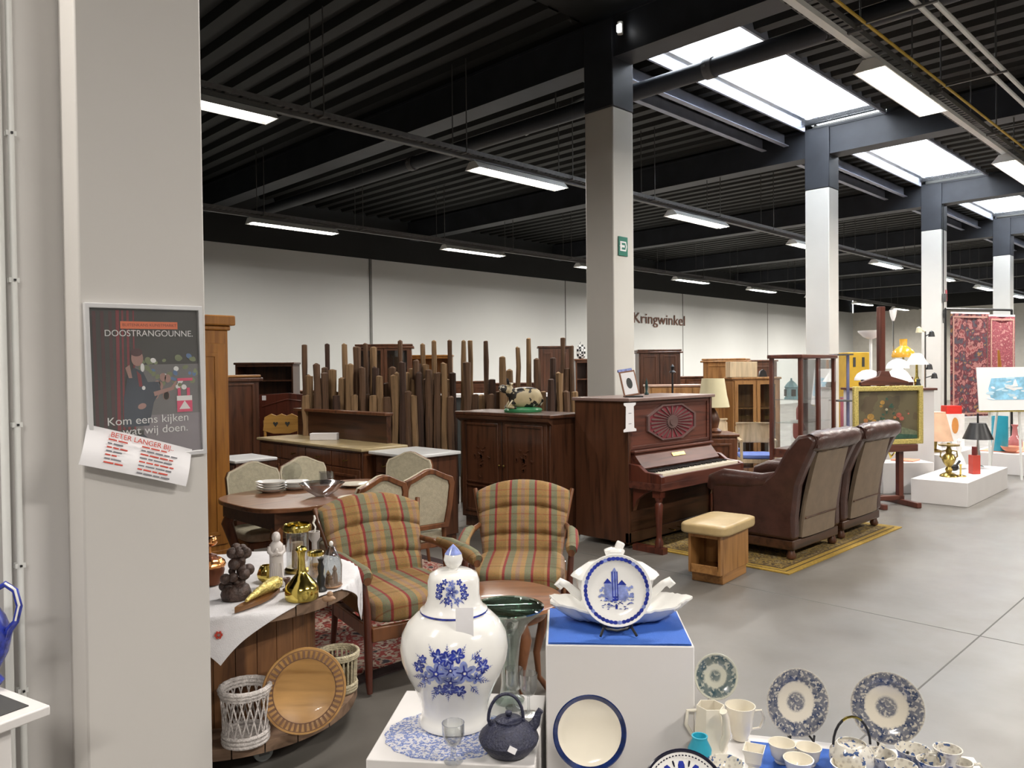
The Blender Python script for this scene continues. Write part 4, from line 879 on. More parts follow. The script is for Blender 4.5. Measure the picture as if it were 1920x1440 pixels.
b=B().lathe(prof,64,M=MX)
obj('plate_body',b,W_PLATE,wp)
b=B()
for k in range(44):
    a=2*PI*k/44; M=Matrix.Rotation(a,4,'Y'); b.box(-.0042,.0042,-.0115,-.0085,.122,.148,0,M)
b.lathe([(.118,.0083),(.120,.0095),(.122,.0085)],64,M=MX,cap=False).lathe([(.149,.0092),(.151,.0106),(.153,.0095)],64,M=MX,cap=False)
obj('carved_rim_pattern',b,mat('dark_carving',(.17,.085,.045),.5),wp,sm=0)
# ---------------------------------------------------------------- carpets
rg=thing('patterned_rug','red and cream patterned rug under the dining set and left armchair','rug',(2.8,4.45,0)); obj('rug_field',B().box(-1.0,1.15,-1.1,.85,.002,.011),M_RUG,rg,sm=0); obj('rug_border',B().ring([(-1.1,-1.18),(1.25,-1.18),(1.25,.95),(-1.1,.95)],[(-1.0,-1.1),(1.15,-1.1),(1.15,.85),(-1.0,.85)],.001,.010,'xy'),mat('rug_dark_border',(.03,.015,.015),.9),rg,sm=0)
r2=thing('gold_rug','gold and brown bordered rug under the leather armchairs','rug',(6.72,3.5,0)); 
x0,x1,y0,y1=-1.18,1.18,-.84,.84
obj('rug_field',B().box(x0+.12,x1-.12,y0+.12,y1-.12,.001,.009),M_RUGG,r2,sm=0)
for k,(e0,e1,mm) in enumerate(((0,.045,M_RUGE),(.045,.06,M_RUGD),(.06,.10,M_RUGE),(.10,.12,M_RUGD))):
    o_=[(x0+e0,y0+e0),(x1-e0,y0+e0),(x1-e0,y1-e0),(x0+e0,y1-e0)]; i_=[(x0+e1,y0+e1),(x1-e1,y0+e1),(x1-e1,y1-e1),(x0+e1,y1-e1)]
    obj('rug_border',B().ring(o_,i_,.001,.009,'xy'),mm,r2,sm=0)
# ---------------------------------------------------------------- plaid armchairs
def armchair(label,loc,rz):
    t=thing('plaid_armchair',label,'armchair',loc,rz,'plaid armchairs with wooden arms')
    # back cushion: fan shaped, tufted
    def wv(v): return .235+.055*v**1.3 if v<.93 else (.235+.055*.93**1.3)
    def fr(u,v,s=1):
        U_=(u-.5)*2; x=U_*wv(v)*1.04; zt=.485*(1-.15*abs(U_)**2.2); z=.36+v*zt*1.0
        bul=(1-abs(U_)**4)*(1-abs(2*v-1)**6)
        y=.235+.19*v-s*(.035+.035*bul); 
        if s>0:
            y+=.018*math.exp(-((v-.70)/.03)**2)+.018*math.exp(-((v-.36)/.03)**2)
            for bx_,bz_ in((-.42,.68),(.42,.68),(0,.36),(-.5,.36),(.5,.36)): y+=.024*math.exp(-((U_-bx_)/.12)**2-((v-bz_)/.05)**2)
            y-=.03*math.exp(-((abs(U_)-.95)/.2)**2)*v
        return (x,y,z)
    obj('back_cushion',B().slab(lambda u,v:fr(u,v,1),lambda u,v:fr(u,v,-.6),22,30),M_PLAID,t,sm=70)
    [obj('back_rail',B().tube([(s*.238,.26,.42),(s*.27,.33,.60),(s*.312,.41,.79)],.014,10),W_CHR,t) for s in(-1,1)]
    obj('seat_cushion',B().pillow((0,-.02,.375),(.53,.56,.14),5,12),M_PLAID,t,sm=70)
    obj('seat_rail',B().box(-.27,.27,-.29,-.26,.24,.31).box(-.27,.27,.22,.25,.24,.31).box(-.275,-.25,-.27,.24,.24,.31).box(.25,.275,-.27,.24,.24,.31),W_CHR,t,bev=.006)
    for s in(-1,1):
        obj('leg',B().tube([(s*.285,-.28,0),(s*.29,-.285,.05),(s*.285,-.27,.2),(s*.29,-.27,.40),(s*.30,-.25,.53)],[.014,.017,.021,.019,.017],10),W_MAH,t)
        obj('leg',B().tube([(s*.25,.33,0),(s*.25,.29,.18),(s*.25,.26,.36)],[.013,.017,.018],10),W_MAH,t)
        a_=obj('armrest',B().tube([(s*.27,.31,.58),(s*.30,.16,.575),(s*.315,-.05,.56),(s*.305,-.22,.55),(s*.30,-.31,.545)],[.015,.018,.020,.022,.020],10),W_CHR,t)
        obj('arm_pad',B().tube([(s*.30,.12,.592),(s*.312,.0,.592),(s*.312,-.15,.585),(s*.303,-.27,.575),(s*.302,-.31,.562)],[.02,.032,.034,.036,.030],12),M_PLAID,a_)
    return t
armchair('plaid upholstered wooden armchair behind the ginger jar, beside the cable reel',(2.45,3.33,.012),R(-12))
q=XY(972,4.58); armchair('plaid upholstered wooden armchair facing the camera beside the piano',(q.x,q.y,0),VZ+R(-4))
# round coffee table
q=XY(935,3.62); t=thing('round_coffee_table','small round brown coffee table on curved legs between the armchairs','table',(q.x,q.y,0),VZ)
obj('table_top',B().lathe([(.20,.455),(.275,.465),(.29,.478),(.285,.492),(.27,.498),(0,.498)],48),W_TBL,t)
obj('apron',B().lathe([(.19,.40),(.21,.41),(.21,.456),(.0,.456)],36),W_CHR,t)
for k in range(4):
    a=2*PI*k/4+.5; c0,s0=math.cos(a),math.sin(a)
    obj('leg',B().tube([(c0*.20,s0*.20,.42),(c0*.235,s0*.235,.36),(c0*.19,s0*.19,.20),(c0*.20,s0*.20,.08),(c0*.25,s0*.25,.012)],[.024,.026,.018,.013,.016],10),W_CHR,t)
# ---------------------------------------------------------------- dining table, chairs, dishes
TX,TY=2.88,4.78; TH=.715
t=thing('dining_table','brown wooden dining table laid with white dishes','table',(TX,TY,.012),0)
out=[]
for k in range(64):
    a=2*PI*k/64; p=3.6; c0,s0=math.cos(a),math.sin(a); q=(abs(c0)**p+abs(s0)**p)**(-1/p); out.append((.66*c0*q,.46*s0*q))
obj('table_top',B().prism(out,TH-.042,TH-.012,'xy'),W_TBL,t,bev=.005)
obj('apron',B().ring([(-.56,-.36),(.56,-.36),(.56,.36),(-.56,.36)],[(-.53,-.33),(.53,-.33),(.53,.33),(-.53,.33)],TH-.15,TH-.042,'xy'),W_DARKX,t,sm=0)
for sx in(-1,1):
    for sy in(-1,1): obj('leg',B().tube([(sx*.50,sy*.30,TH-.06),(sx*.54,sy*.34,.52),(sx*.49,sy*.29,.30),(sx*.49,sy*.29,.12),(sx*.53,sy*.33,.0)],[.035,.04,.026,.02,.028],10),W_CHR,t)
def crest(w,z0,z1,n=9):
    pts=[(-w*.92,z0),(-w,z0+(z1-z0)*.35),(-w*1.02,z0+(z1-z0)*.74)]
    pts+=[(-w*.93,z1*.0+z0+(z1-z0)*.84),(-w*.72,z0+(z1-z0)*.875),(-w*.45,z0+(z1-z0)*.93),(-w*.2,z0+(z1-z0)*.985)]
    return pts+[(0,z1)]+[(-x,z) for x,z in pts[::-1]]
def dchair(label,loc,rz,first=[None]):
    if first[0]: 
        return dup(first[0],loc,rz,label)
    t=thing('dining_chair',label,'chair',loc,rz,'cream upholstered dining chairs around the table'); first[0]=t; t.scale=(.92,.92,.92)
    lean=Matrix.Translation((0,.20,.44))@Matrix.Rotation(R(-9),4,'X')
    o_=crest(.215,.07,.53); i_=[(x*.80,.30+(z-.30)*.84) for x,z in o_]
    obj('back_frame',B().ring(o_,i_,-.014,.016,'xz',0,lean),W_CHR,t,bev=.005)
    obj('backrest',B().prism([(x*.95,.30+(z-.30)*.95) for x,z in o_],-.030,-.010,'xz',0,lean),M_UPH,t,bev=.008); obj('back_panel',B().prism(i_,-.012,.006,'xz',0,lean),M_UPH,t,bev=.004)
    obj('back_trim',B().ring([(x*.985,.30+(z-.30)*.985) for x,z in o_],[(x*.93,.30+(z-.30)*.93) for x,z in o_],-.032,-.012,'xz',0,lean),M_UPHF,t,sm=0)
    obj('seat',B().pillow((0,-.02,.445),(.45,.44,.09),5,10),M_UPH,t,sm=70)
    obj('seat_frame',B().box(-.21,.21,-.225,.19,.36,.41),W_CHR,t,bev=.008)
    for s in(-1,1):
        obj('leg',B().tube([(s*.19,-.20,.40),(s*.205,-.215,.32),(s*.18,-.195,.15),(s*.19,-.215,.0)],[.024,.026,.015,.016],10),W_CHR,t)
        obj('leg',B().tube([(s*.175,.19,.52),(s*.175,.19,.38),(s*.175,.21,.2),(s*.18,.25,.0)],[.018,.02,.017,.014],10),W_CHR,t)
    return t
q=XY(800,4.52); q2=XY(714,4.22)
dchair('cream dining chair with brown frame, right of the two with backs to the camera',(3.29,4.33,.012),PI-R(6))
dchair('cream dining chair with brown frame, half hidden behind the left plaid armchair',(2.86,4.31,.012),PI+R(3))
dchair('cream dining chair at the right end of the table',(3.66,4.98,.012),R(-62)); 
dchair('cream dining chair beyond the table, next to the pine wardrobe',(2.66,5.20,.012),R(-6))
dchair('cream dining chair beyond the table, in front of the sideboard drawers',(3.11,5.23,.012),R(0))
ZT=.012+TH-.012+.001
def ont(px_,py_): q=G(px_,py_,ZT); return (q.x,q.y,ZT)
st_=None
for k,(px_,py_,n,lb) in enumerate(((508,922,4,'stack of white serving dishes at the left of the dining table'),(553,917,3,'short stack of white bowls behind the serving dishes'))):
    for i in range(n):
        l2='%s, %s'%(lb,('bottom one','second one up','third one up','top one')[i]); lo_=list(ont(px_,py_)); lo_[2]+=i*.017
        if not st_:
            st_=thing('serving_dish',l2,'dish',tuple(lo_),VZ,'white dishes on the dining table'); obj('dish_bowl',B().lathe([(.05,0),(.055,.003),(.085,.018),(.092,.024),(.088,.024),(.055,.007),(0,.006)],32,sx=1.15),MWHC,st_)
        else: dup(st_,tuple(lo_),label=l2)
t=thing('upright_plate','clear round plate standing behind the stacked bowls','plate',tuple(Vector(ont(556,905))+Vector((0,.06,.0))),VZ); obj('plate_dish',B().lathe([(0,0),(.05,0),(.075,.008),(.075,.011),(.05,.004),(0,.003)],32,M=Matrix.Translation((0,0,.078))@MX@Matrix.Rotation(R(-12),4,'X')),G_CLR,t)
t=thing('cut_glass_bowl','large clear cut glass bowl in the middle of the dining table','bowl',ont(604,930),VZ)
obj('bowl_body',B().lathe([(.04,0),(.05,.006),(.10,.04),(.145,.085),(.150,.09),(.140,.085),(.095,.045),(0,.01)],40,flute=(20,.035)),glass('cut_glass',(.86,.87,.89),.22,.1),t)
t=thing('glass_cube_vase','small square glass dish standing in the cut glass bowl','dish',tuple(Vector(ont(610,922))+Vector((0.02,.02,.055))),VZ+R(20)); obj('vase_body',B().box(-.045,.045,-.045,.045,0,.006).box(-.045,-.039,-.045,.045,.006,.08).box(.039,.045,-.045,.045,.006,.08).box(-.039,.039,-.045,-.039,.006,.08).box(-.039,.039,.039,.045,.006,.08),glass('frosted_glass',(.85,.86,.88),.22,.15),t,sm=0)
for px_,py_,lb in ((665,912,'cream dinner plate on the far side of the dining table'),(668,938,'cream soup plate on the near side of the dining table')):
    t=thing('dinner_plate',lb,'plate',ont(px_,py_),VZ); obj('plate_dish',B().lathe([(.06,0),(.065,.004),(.115,.020),(.118,.022),(.112,.021),(.065,.008),(0,.007)],36),MCRC,t)
# ---------------------------------------------------------------- pine wardrobe
q=W(430,700,6.55); t=thing('pine_wardrobe','tall orange pine wardrobe right behind the white pillar','wardrobe',(q.x-.55,q.y+.3,0),0)
obj('carcass',B().box(-.55,.55,-.28,.28,.06,1.91),W_PINE,t,bev=.004)
obj('cornice',B().box(-.57,.57,-.30,.30,1.91,1.95).box(-.60,.60,-.33,.33,1.95,2.035),W_PINE,t,bev=.012)
obj('plinth',B().box(-.56,.56,-.29,.29,0,.07),W_PINE,t,bev=.004)
for s in(-1,1):
    d_=obj('door',B().box(min(s*.01,s*.52),max(s*.01,s*.52),-.295,-.28,.12,1.80),W_PINE,t,bev=.003)
    obj('door_panel',B().ring([(s*.265-.19,.2),(s*.265+.19,.2),(s*.265+.19,1.72),(s*.265-.19,1.72)],[(s*.265-.16,.23),(s*.265+.16,.23),(s*.265+.16,1.69),(s*.265-.16,1.69)],-.303,-.295),W_PINE,d_,bev=.002)
    obj('knob',B().pillow((s*.05,-.31,1.0),(.03,.03,.03),2,5),MBRASSD,d_)
# ---------------------------------------------------------------- piano
PX0,PX1=5.40,6.76; PL_=PX1-PX0
t=thing('upright_piano','dark mahogany upright piano with open keyboard in front of the column','piano',(PX0,4.03,0),0)
obj('side_panel',B().box(0,.035,0,.60,.05,1.27),W_DARK,t,bev=.004); obj('side_panel',B().box(PL_-.035,PL_,0,.60,.05,1.27),W_MAH,t,bev=.004)
obj('back_panel',B().box(.035,PL_-.035,.56,.59,.05,1.27),W_DARK,t,sm=0)
lid=obj('top_lid',B().box(-.02,PL_+.02,-.025,.62,1.27,1.30),mat('worn_lid_veneer',(.21,.14,.12),.35,var=.1),t,bev=.006)
up=obj('upper_panel',B().box(.035,PL_-.035,.02,.04,.79,1.27),W_MAHX,t,sm=0)
obj('panel_frame',B().ring([(.04,.85),(PL_-.04,.85),(PL_-.04,1.265),(.04,1.265)],[(.075,.88),(PL_-.075,.88),(PL_-.075,1.235),(.075,1.235)],.008,.02),W_MAHX,up,bev=.003)
oc=[(.40*math.cos(a),.165*math.sin(a)) for a in [PI/8+PI/4*k for k in range(8)]]
cx_,cz_=PL_*.50,1.065
obj('rosette_field',B().prism([(cx_+x,cz_+z) for x,z in oc],.012,.019),mat('red_felt',(.17,.02,.03),.8),up,sm=0)
b=B().ring([(cx_+x*1.05,cz_+z*1.05) for x,z in oc],[(cx_+x*.97,cz_+z*.97) for x,z in oc],.0,.019)
for k in range(24):
    a=2*PI*k/24; c0,s0=math.cos(a),math.sin(a); rx,rz=.345,.148
    p=[(cx_+.05*c0-.003*s0,cz_+.05*s0+.003*c0),(cx_+rx*c0*.97-.011*s0,cz_+rz*s0*.97+.009*c0),(cx_+rx*c0*.97+.011*s0,cz_+rz*s0*.97-.009*c0),(cx_+.05*c0+.003*s0,cz_+.05*s0-.003*c0)]
    b.prism(p,.004,.014)
b.prism(ell(cx_,cz_,.085,.06,20),.0,.014).prism(ell(cx_,cz_,.05,.034,16),-.006,.0)
obj('rosette_rays',b,mat('rosette_wood',(.12,.07,.065),.4,var=.15),up,sm=0)
fb=obj('fallboard',B().prism([(.03,.815),(-.005,.83),(-.115,.70),(-.10,.685),(.02,.69)],.06,PL_-.06,'yz'),W_MAHX,t,bev=.003)
obj('music_ledge',B().box(.04,PL_-.04,-.04,.03,.825,.845),W_MAHX,t,bev=.004)
obj('name_plate',B().bx((PL_*.5,-.058,.775),(.20,.004,.035),rot=(R(-37),0,0)),MBRASSD,fb)
obj('key_slip',B().box(.05,PL_-.05,-.335,-.31,.59,.652),W_MAHX,t,bev=.003)
obj('key_bed',B().box(0,PL_,-.335,.0,.53,.595),W_MAHX,t,bev=.004)
for s,x0 in ((0,0),(1,PL_-.05)): obj('key_cheek',B().prism([(0,.59),(0,.74),(-.10,.73),(-.17,.68),(-.30,.67),(-.335,.65),(-.335,.59)],x0,x0+.05,'yz'),W_MAH,t,bev=.004)
b=B(); nk=46; kw=(PL_-.12)/nk
for k in range(nk): b.box(.06+k*kw+.0007,.06+(k+1)*kw-.0007,-.308,-.11,.64,.672)
obj('white_keys',b,mat('ivory_keys',(.74,.68,.54),.25,var=.03),t,sm=0)
b=B()
for k in range(nk-1):
    if k%7 in (2,6): continue
    b.box(.06+(k+1)*kw-.006,.06+(k+1)*kw+.006,-.22,-.11,.672,.686)
obj('black_keys',b,MBLACK,t,sm=0)
for x0 in (.02,PL_-.09):
    l=obj('leg',B().lathe([(.034,0),(.036,.05),(.026,.07),(.022,.10),(.030,.26),(.034,.36),(.024,.38),(.036,.41),(.036,.44)],14,(x0+.035,-.27,.05)).box(x0,x0+.07,-.31,-.23,.47,.53).box(x0,x0+.07,-.33,-.02,.0,.05),W_MAH,t)
    obj('bracket',B().prism([(-.23,.53),(-.02,.53),(-.02,.33),(-.06,.43),(-.14,.49)],x0+.01,x0+.06,'yz'),W_MAH,t,bev=.004)
obj('lower_panel',B().box(.035,PL_-.035,.02,.04,.12,.53).box(.0,PL_,.0,.04,.05,.14),W_DARKX,t,bev=.003)
for k in (-1,1): obj('pedal',B().tube([(PL_/2+k*.07,.02,.09),(PL_/2+k*.07,-.06,.085)],[.008,.014],8,flat=.5),MBRASSD,t)
q=yplane(1180,782,4.02); tg=thing('price_card','white card shaped like a column on the piano front','price card',(q.x,4.016,q.z),0)
obj('card_sheet',B().prism([(-.09,-.125),(.09,-.125),(.09,-.105),(.06,-.095),(.055,.09),(.085,.105),(.085,.122),(-.085,.122),(-.085,.105),(-.055,.09),(-.06,-.095),(-.09,-.105)],-.003,.0).box(-.02,.02,-.0036,-.003,-.06,-.055,1).box(-.02,.02,-.0036,-.003,.03,.035,1),[M_PAPER,M_INKK],tg,sm=0)
q=xplane(1209,738,5.62); t=thing('picture_book','small framed card with a dark drawing leaning on a stand on the piano','picture',(5.66,4.18,1.301),VZ+R(14)); t.rotation_euler=(0,0,VZ+R(10))
lean=Matrix.Rotation(R(-14),4,'X')@Matrix.Rotation(R(-8),4,'Y')
obj('picture_frame',B().box(-.075,.075,-.012,.0,.01,.24,0,lean),mat('brown_frame',(.20,.08,.035),.4),t,bev=.003)
obj('picture_mount',B().box(-.062,.062,-.0135,-.012,.025,.225,0,lean).prism(ell(0,.125,.028,.05,14),-.0145,-.0135,'xz',1,lean),[M_PAPER,MDKGR],t,sm=0)
obj('blue_edge',B().box(-.075,.055,-.005,.02,.24,.262,0,lean),MBLUEL,t,sm=0)
obj('easel_leg',B().box(-.07,.09,-.05,.04,.0,.012).tube([(0,.0,.01),(0,.10,.005)],.006,6),MBLACK,t,bev=.003)
tag(obj('glass_figurine',B().lathe([(.02,0),(.022,.01),(.01,.03),(.014,.08),(.012,.12),(.006,.14),(.0,.17)],12),mat('dark_bottle_glass',(.02,.05,.05),.15),None,(6.22,4.42,1.301)),'dark slim figurine standing on the piano lid','figurine')
# ---------------------------------------------------------------- leather recliners, footstool
def recliner(label,loc,rz,first=[None]):
    if first[0]: return dup(first[0],loc,rz,label)
    t=thing('leather_armchair',label,'armchair',loc,rz,'brown leather armchairs on the gold rug'); first[0]=t
    obj('base_frame',B().box(-.43,.43,-.36,.36,.075,.16),W_DARKX,t,bev=.012)
    for sx in(-1,1):
        for sy in(-1,1): obj('foot',B().lathe([(.02,0),(.035,.01),(.04,.03),(.03,.055),(.025,.08)],14,(sx*.39,sy*.32,0)),W_DARK,t)
    # side wings with arm, S shaped seen from the side
    for s in(-1,1):
        sd=[(-.36,.16),(-.37,.50),(-.36,.56),(-.28,.60),(-.10,.585),(.08,.60),(.20,.70),(.30,.88),(.40,1.0),(.50,1.02),(.56,.97),(.52,.88),(.46,.75),(.40,.60),(.37,.35),(.37,.16)]
        obj('side_panel',B().prism(sd,min(s*.33,s*.45),max(s*.33,s*.45),'yz'),M_LEA,t,bev=.028)
        obj('arm_pad',B().tube([(s*.40,-.38,.50),(s*.40,-.36,.565),(s*.40,-.26,.60),(s*.40,-.08,.60),(s*.40,.10,.605),(s*.395,.2,.66)],[.055,.075,.085,.08,.07,.04],14,flat=.8),M_LEA,t,sm=70)
    obj('back_panel',B().slab(lambda u,v:((u-.5)*(.62-.03*v),.375+.13*v**1.5+.01*math.sin(v*PI)*0+.014*(1-abs(2*u-1)**4),.17+.70*v),lambda u,v:((u-.5)*(.62-.03*v),.34+.13*v**1.5,.17+.70*v),10,12),M_LEAB,t,sm=60)
    obj('back_seam',B().tube([(-.30,.402,.33),(0,.41,.335),(.30,.402,.33)],.006,6),W_DARK,t)
    obj('seat_cushion',B().pillow((0,-.06,.36),(.66,.66,.22),4,10),M_LEA,t,sm=70)
    obj('backrest',B().pillow((0,.28,.66),(.66,.22,.62),4,12,rot=(R(-16),0,0)),M_LEA,t,sm=70)
    obj('headrest',B().grid(lambda u,v:((u-.5)*.88,.50+(.115*math.sin(2*PI*v))*(1-.35*abs(2*u-1)**6)*(.75),.955+.085*math.cos(2*PI*v)*(1-.25*abs(2*u-1)**6)+.004*math.cos(u*30)),20,18).add([(-.43,.50,.955)],[]).box(-.432,.432,.44,.56,.91,1.0),M_LEA,t,sm=70)
    return t
recliner('brown leather armchair seen from behind, next to the footstool',(6.36,3.17,.010),PI)
recliner('brown leather armchair seen from behind, nearer the painting on the easel',(7.40,3.20,.010),PI)
t=thing('footstool','honey oak footstool with a tan leather cushion and open shelf','footstool',(5.15,3.02,0),R(6))
obj('stool_body',B().box(-.25,.25,-.125,-.105,.07,.36).box(-.25,.25,.105,.125,.07,.36).box(-.25,.25,-.105,.105,.07,.10).box(-.0,.02,-.105,.105,.10,.36).box(-.25,.25,-.105,.105,.33,.36),W_OAK,t,bev=.003)
obj('stool_plinth',B().box(-.20,.22,-.12,.12,0,.07),W_OAKX,t,bev=.003)
obj('stool_drawer',B().box(-.255,-.245,-.10,.10,.075,.135),W_OAKX,t,bev=.002)
obj('cushion',B().pillow((0,0,.395),(.60,.37,.085),7,12),M_TANL,t,sm=70)
# ---------------------------------------------------------------- cabinets helper (front -y local)
def cabinet(name,label,cat,loc,rz,w,d,h,m_,doors=2,drawers=0,top=None,toph=.03,over=.02,panel=True,base=.08,glassy=False,shelves=0,open_=False,corn=0,z0=0,group=None,mtop=None,knob=MBRASSD,legs=False):
    t=thing(name,label,cat,loc,rz,group)
    zb=base
    if open_ or glassy:
        obj('carcass',B().box(-w/2,-w/2+.02,-d/2,d/2,zb,h-toph).box(w/2-.02,w/2,-d/2,d/2,zb,h-toph).box(-w/2,w/2,d/2-.015,d/2,zb,h-toph).box(-w/2,w/2,-d/2,d/2,zb,zb+.03).box(-w/2,w/2,-d/2,d/2,h-toph-.03,h-toph),m_,t,sm=0)
        for k in range(shelves):
            z=zb+(h-zb)*(k+1)/(shelves+1); obj('shelf',B().box(-w/2+.02,w/2-.02,-d/2+.02,d/2-.015,z,z+.018),m_,t,sm=0)
    else: obj('carcass',B().box(-w/2,w/2,-d/2,d/2,zb,h-toph),m_,t,bev=.003)
    if base>.03:
        if legs:
            for sx in(-1,1):
                for sy in(-1,1): obj('leg',B().lathe([(.018,0),(.03,.02),(.022,.05),(.032,base)],10,(sx*(w/2-.05),sy*(d/2-.05),0)),m_,t)
        else: obj('plinth',B().box(-w/2+.02,w/2-.02,-d/2+.03,d/2-.01,0,base),m_,t,sm=0)
    obj('top',B().box(-w/2-over,w/2+over,-d/2-over,d/2,h-toph,h),mtop or m_,t,bev=min(.008,toph/3))
    if corn: obj('cornice',B().box(-w/2-over-.02,w/2+over+.02,-d/2-over-.02,d/2,h-toph-corn,h-toph-.004),m_,t,bev=.01)
    zt=h-toph-.02
    n=max(1,doors)
    if drawers:
        dh=.14; zt2=zt-dh
        for k in range(n):
            x0=-w/2+.02+(w-.04)*k/n; x1=-w/2+.02+(w-.04)*(k+1)/n
            dr=obj('drawer',B().box(x0+.006,x1-.006,-d/2-.015,-d/2,zt2,zt),m_,t,bev=.003)
            obj('drawer_handle',B().tube([((x0+x1)/2-.04,-d/2-.016,zt2+dh/2),((x0+x1)/2,-d/2-.04,zt2+dh/2-.012),((x0+x1)/2+.04,-d/2-.016,zt2+dh/2)],.005,6),knob,dr)
        zt=zt2-.01
    if doors:
        for k in range(n):
            x0=-w/2+.02+(w-.04)*k/n; x1=-w/2+.02+(w-.04)*(k+1)/n
            if glassy:
                dr=obj('door',B().ring([(x0+.004,zb+.02),(x1-.004,zb+.02),(x1-.004,zt),(x0+.004,zt)],[(x0+.05,zb+.07),(x1-.05,zb+.07),(x1-.05,zt-.05),(x0+.05,zt-.05)],-d/2-.018,-d/2),m_,t,sm=0)
                obj('door_glass',B().box(x0+.05,x1-.05,-d/2-.010,-d/2-.007,zb+.07,zt-.05),G_CAB,dr,sm=0)
            else:
                dr=obj('door',B().box(x0+.005,x1-.005,-d/2-.016,-d/2,zb+.02,zt),m_,t,bev=.003)
                if panel: obj('door_panel',B().ring([(x0+.05,zb+.07),(x1-.05,zb+.07),(x1-.05,zt-.05),(x0+.05,zt-.05)],[(x0+.075,zb+.095),(x1-.075,zb+.095),(x1-.075,zt-.075),(x0+.075,zt-.075)],-d/2-.026,-d/2-.016),m_,dr,bev=.004)
            s_=1 if k%2==0 else -1
            obj('knob',B().pillow(((x1-.03) if s_>0 else (x0+.03),-d/2-.03,zb+(zt-zb)*.55),(.022,.022,.022),2,4),knob,dr)
    return t
# carved oak cupboard with the cow
cb=cabinet('carved_cupboard','dark carved oak cupboard with two panelled doors, left of the piano','cupboard',(5.36,5.30,0),-PI/2,1.20,.44,1.15,W_DARK,2,0,over=.05,toph=.035,base=.10,knob=MBRASSD)
for s in(-1,1):
    b=B(); random.seed(9)
    for k in range(26):
        a=random.random()*6.28; r0=random.random(); b.bx((s*.29+.10*r0*math.cos(a),-.238,.72+.22*r0*math.sin(a)),(.035,.012,.012),rot=(0,random.random()*3,0))
    for z_ in (.42,.46): b.box(s*.29-.21,s*.29+.21,-.25,-.236,z_,z_+.012)
    obj('door_carving',b,W_DARK,cb,sm=0)
obj('top_molding',B().prism([(-.27,1.085),(-.22,1.05),(-.22,1.115),(-.27,1.115)],-.63,.63,'yz'),W_DARKX,cb,sm=0)
q=G(965,757,1.15); t=thing('cow_figurine','black and white cow figurine lying on a green base on the carved cupboard','figurine',(5.33,5.22,1.151),VZ+R(10))
b=B().pillow((.02,0,.14),(.32,.15,.20),2.6,12).pillow((-.13,0,.20),(.09,.085,.13),2.4,8,rot=(0,R(-20),0)).pillow((-.18,-.01,.22),(.12,.075,.075),2.4,8,rot=(0,R(20),0))
for s in(-1,1): b.tube([(-.13,s*.03,.26),(-.12,s*.07,.275),(-.13,s*.09,.265)],[.012,.018,.006],8,flat=.5).tube([(-.10,s*.06,.10),(-.15,s*.07,.05),(-.08,s*.08,.045)],[.03,.022,.016],8)
b.tube([(.17,0,.16),(.20,.03,.10),(.18,.06,.06)],[.014,.01,.012],8)
M_COW=blotch('cow_patches',(.48,.40,.24),[(.48,.40,.24),(.02,.018,.015),(.60,.56,.46)],9,.5,.4)
obj('cow_body',b,M_COW,t,sm=70)
for s in(-1,1): obj('horn',B().tube([(-.14,s*.02,.265),(-.145,s*.035,.30),(-.15,s*.025,.325)],[.010,.008,.003],8),MBLACK,t)
obj('grass_base',B().lathe([(.17,0),(.18,.02),(.17,.035),(.12,.045),(0,.05)],28,sx=1.05,sy=.6),mat('green_glaze',(.04,.22,.09),.3),t)
# sideboards
sb=cabinet('long_sideboard','long dark oak sideboard with a beige marble top and three drawers','sideboard',(4.28,6.99,0),-PI/2,1.96,.50,.85,W_BR,4,1,over=.03,toph=.03,base=.08,mtop=MBEIG)
obj('back_board',B().box(-.95,.75,.19,.24,.85,1.12),W_DARKX,sb,bev=.004); obj('back_board_rail',B().box(-.98,.78,.15,.25,1.12,1.15),W_BR,sb,bev=.006)
cabinet('marble_sideboard','dark sideboard with a white marble top left of the carved cupboard','sideboard',(4.36,5.63,0),-PI/2,.56,.50,.83,W_DARK,2,1,over=.05,toph=.03,base=.08,mtop=MMARB)
tag(obj('white_box',B().box(-.14,.14,-.05,.05,0,.07),M_PAPER,None,(4.30,7.10,.851),(0,0,VZ),bev=.003),'small white box on the beige marble sideboard top','box')
cabinet('marble_side_table','low cabinet with a pale marble top behind the dining chairs','cabinet',(3.55,7.35,0),-PI/2,.5,.42,.72,W_DARK,1,0,toph=.03,mtop=MMARB)
# left back: wardrobe, hutch, headboard, heart chair
cabinet('dark_wardrobe','plain dark wardrobe with a light edged top behind the pine wardrobe','wardrobe',(3.94,8.97,0),0,.95,.45,1.53,W_DARK,2,0,over=.02,toph=.03,corn=.05,mtop=W_OAKX)
cabinet('open_bookcase','dark open bookcase with empty shelves near the left end of the stakes','bookcase',(5.42,10.45,0),VZ,.82,.35,1.70,W_DARK,0,0,open_=True,shelves=5,toph=.03)
t=thing('bed_headboard','reddish brown bed headboard with a white price tag','headboard',tuple(XY(527,10.0)),VZ)
obj('board_panel',B().prism([(-.28,0),(.30,0),(.30,1.27),(.1,1.29),(-.28,1.27)],-.02,.02),W_MAH,t,bev=.006)
obj('board_molding',B().tube([(-.24,-.025,1.12),(-.1,-.025,1.16),(.08,-.025,1.21),(.26,-.025,1.19)],.010,8),W_MAH,t)
obj('price_label',B().box(-.24,-.19,-.024,-.02,1.20,1.26),M_PAPER,t,sm=0)
t=thing('heart_chair','yellow pine chair with cut out back rail behind the long sideboard','chair',tuple(XY(527,9.35)),VZ+R(5))
ho=[(-.22,.86),(-.2,1.02),(-.12,1.06),(-.06,1.035),(0,1.06),(.06,1.035),(.12,1.06),(.2,1.02),(.22,.86),(.1,.82),(-.1,.82)]
